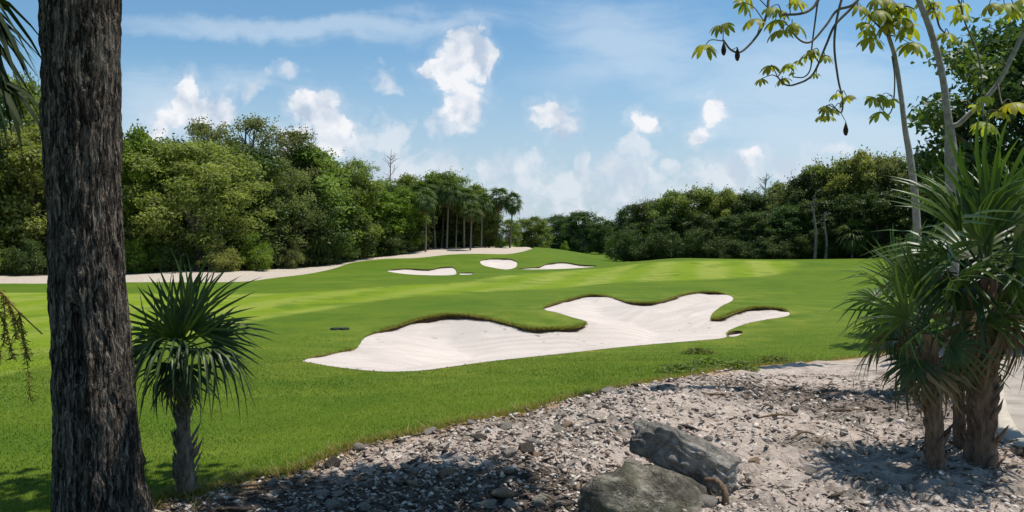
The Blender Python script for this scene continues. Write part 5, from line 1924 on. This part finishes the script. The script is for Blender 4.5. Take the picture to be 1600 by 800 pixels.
branch(ct, [(1122, 0), (1200, -60), (1290, -20), (1335, 110), (1390, 250), (1410, 400), (1402, 440)], CY, -.4, .012, .006, [(1290, 50, 1.0), (1312, 85, .9), (1325, 30, .8)], 9)
branch(ct, [(1660, 0), (1560, -20), (1480, 0)], CY, -.3, .014, .008, [(1440, 35, 1.1), (1510, 30, 1.3), (1560, 60, 1.4), (1590, 10, 1.2)], 10)
branch(ct, [(1480, 380), (1500, 470), (1520, 455)], CY - .5, -.3, .009, .006, [(1545, 480, 1.5)], 11, mat=M_cyel)
branch(ct, [(1410, 465), (1420, 560), (1440, 570)], CY - .5, -.2, .008, .005, [(1440, 572, 1.25), (1500, 520, .9)], 12)

CY2 = 12.0
s2 = [(1130, 1500), (1112, 1000), (1092, 790), (1076, 680), (1060, 590), (1040, 430), (1012, 255), (985, 165), (965, 60), (950, -60)]
sw = smooth_path(tt(s2, CY2), 8)
gz = float(H(sw[0][0], CY2))
sw[0][2] = gz - .1
c2t = empty('trumpet_tree', (sw[0][0], CY2, gz))
tag(c2t, 'slender pale stemmed young tree with a bunch of leaves at its top', 'tree')
mb = MB()
tube(mb, sw, [.058, .053, .046, .037, .032, .028, .022], 10, .5, .05, 6)
o = link('trunk', mb.mesh('trunk', M_ctrunk, True), c2t)
o.matrix_parent_inverse = Matrix.Translation(c2t.location).inverted()
branch(c2t, [(985, 170), (940, 120), (880, 60), (840, 20)], CY2, -.3, .016, .010, [(880, 115, 1.0), (910, 185, 1.2), (930, 60, 1.2), (860, 40, .9), (895, 150, 1.0)], 21, Rl=.26)
branch(c2t, [(985, 160), (1020, 80), (1060, 30), (1100, 40)], CY2, -.3, .016, .010, [(1010, 40, 1.2), (1045, 95, 1.1), (1065, 50, 1.1), (1100, 205, 1.5), (1080, 130, 1.3), (1120, 235, .8)], 22, Rl=.26)
branch(c2t, [(965, 60), (945, 0), (960, -40)], CY2, -.2, .014, .010, [(960, 50, 1.2), (985, 10, 1.1), (930, 10, 1.0), (1000, 100, 1.0), (970, 120, .9)], 23, Rl=.26)
branch(c2t, [(1000, 255), (1012, 350), (1006, 470), (985, 520), (958, 502)], CY2, -.2, .012, .008, [(910, 455, .8), (985, 468, .8), (945, 525, .9), (950, 450, .7), (968, 460, .6)], 24, Rl=.26)

# ------------------------------------------------------------------ low weeds where the turf meets the rubble
def weed(px, py, rad, label, seed):
    r_ = np.random.default_rng(seed)
    g_ = ground(px, py)
    mb = MB()
    n = int(900 * rad / .3)
    a = r_.uniform(0, 6.283, n)
    q = rad * r_.random(n) ** .6
    h = (.03 + .10 * r_.random(n)) * (1.15 - q / rad)
    C = np.stack([q * np.cos(a) * 1.5, q * np.sin(a), h], 1)
    leaf_quads(mb, C, r_.normal(0, .5, (n, 3)) + [0, 0, .8], .05 * r_.uniform(.6, 1.3, n), .6, np.clip(r_.normal(.45, .2, n), 0, 1), r_=r_)
    for k in range(14):
        a_ = r_.uniform(0, 6.283)
        e = np.array([math.cos(a_) * rad * 1.2, math.sin(a_) * rad * .8, .09])
        tube(mb, smooth_path([(0, 0, -.02), e * .5 + [0, 0, .04], e], 4), [.005, .002], 4, .2)
    o = link('weed', mb.mesh('weed', LEAF['green']), None, g_)
    tag(o, label, 'weed')


weed(1062, 582, .24, 'dark green weed furthest left on the turf edge above the rubble', 1)
weed(1108, 572, .30, 'large dark weed patch on the turf edge in line with the bunker corner', 2)
weed(1152, 577, .20, 'small weed on the turf edge right of the large weed patch', 3)
weed(1208, 568, .22, 'dark weed at the turf edge nearest the fan palms', 4)
weed(1092, 553, .22, 'low weed patch inside the turf above the other weeds', 5)

# fallen sticks
def stick(px, py, ang, length, label, seed, r0=.011):
    r_ = np.random.default_rng(seed)
    g_ = ground(px, py)
    z = float(bed_z(g_[:2])[0])
    d = np.array([math.cos(ang), math.sin(ang), 0])
    mb = MB()
    tube(mb, smooth_path([-d * length / 2 + [0, 0, .005], r_.normal(0, .012, 3) + [0, 0, .02], d * length / 2 + [0, 0, .01]], 6), [r0 * .7, r0, r0 * .8, r0 * .4], 6, .5, .2, seed)
    a_ = ang + .7
    tube(mb, smooth_path([d * length * .1 + [0, 0, .02], d * length * .2 + np.array([math.cos(a_), math.sin(a_), .15]) * length * .2], 3), [r0 * .5, r0 * .2], 5, .5)
    tag(link('stick', mb.mesh('stick', M_wood, True), None, np.array([g_[0], g_[1], z + .008])), label, 'stick')


stick(1216, 652, .12, .34, 'long fallen stick right of the slab tip on pale ground', 1)
stick(1118, 622, -.3, .42, 'fallen stick near the turf below the weeds', 2, .013)
stick(1320, 640, .25, .5, 'dark fallen stick left of the set back palm', 3, .014)
stick(1255, 690, .5, .25, 'short stick on the bare ground right of the reddish stone', 4)
stick(395, 760, .35, .4, 'bleached stick at the turf edge right of the small palm', 5)
stick(620, 742, -.2, .3, 'stick in the shade at the left of the rubble', 6)
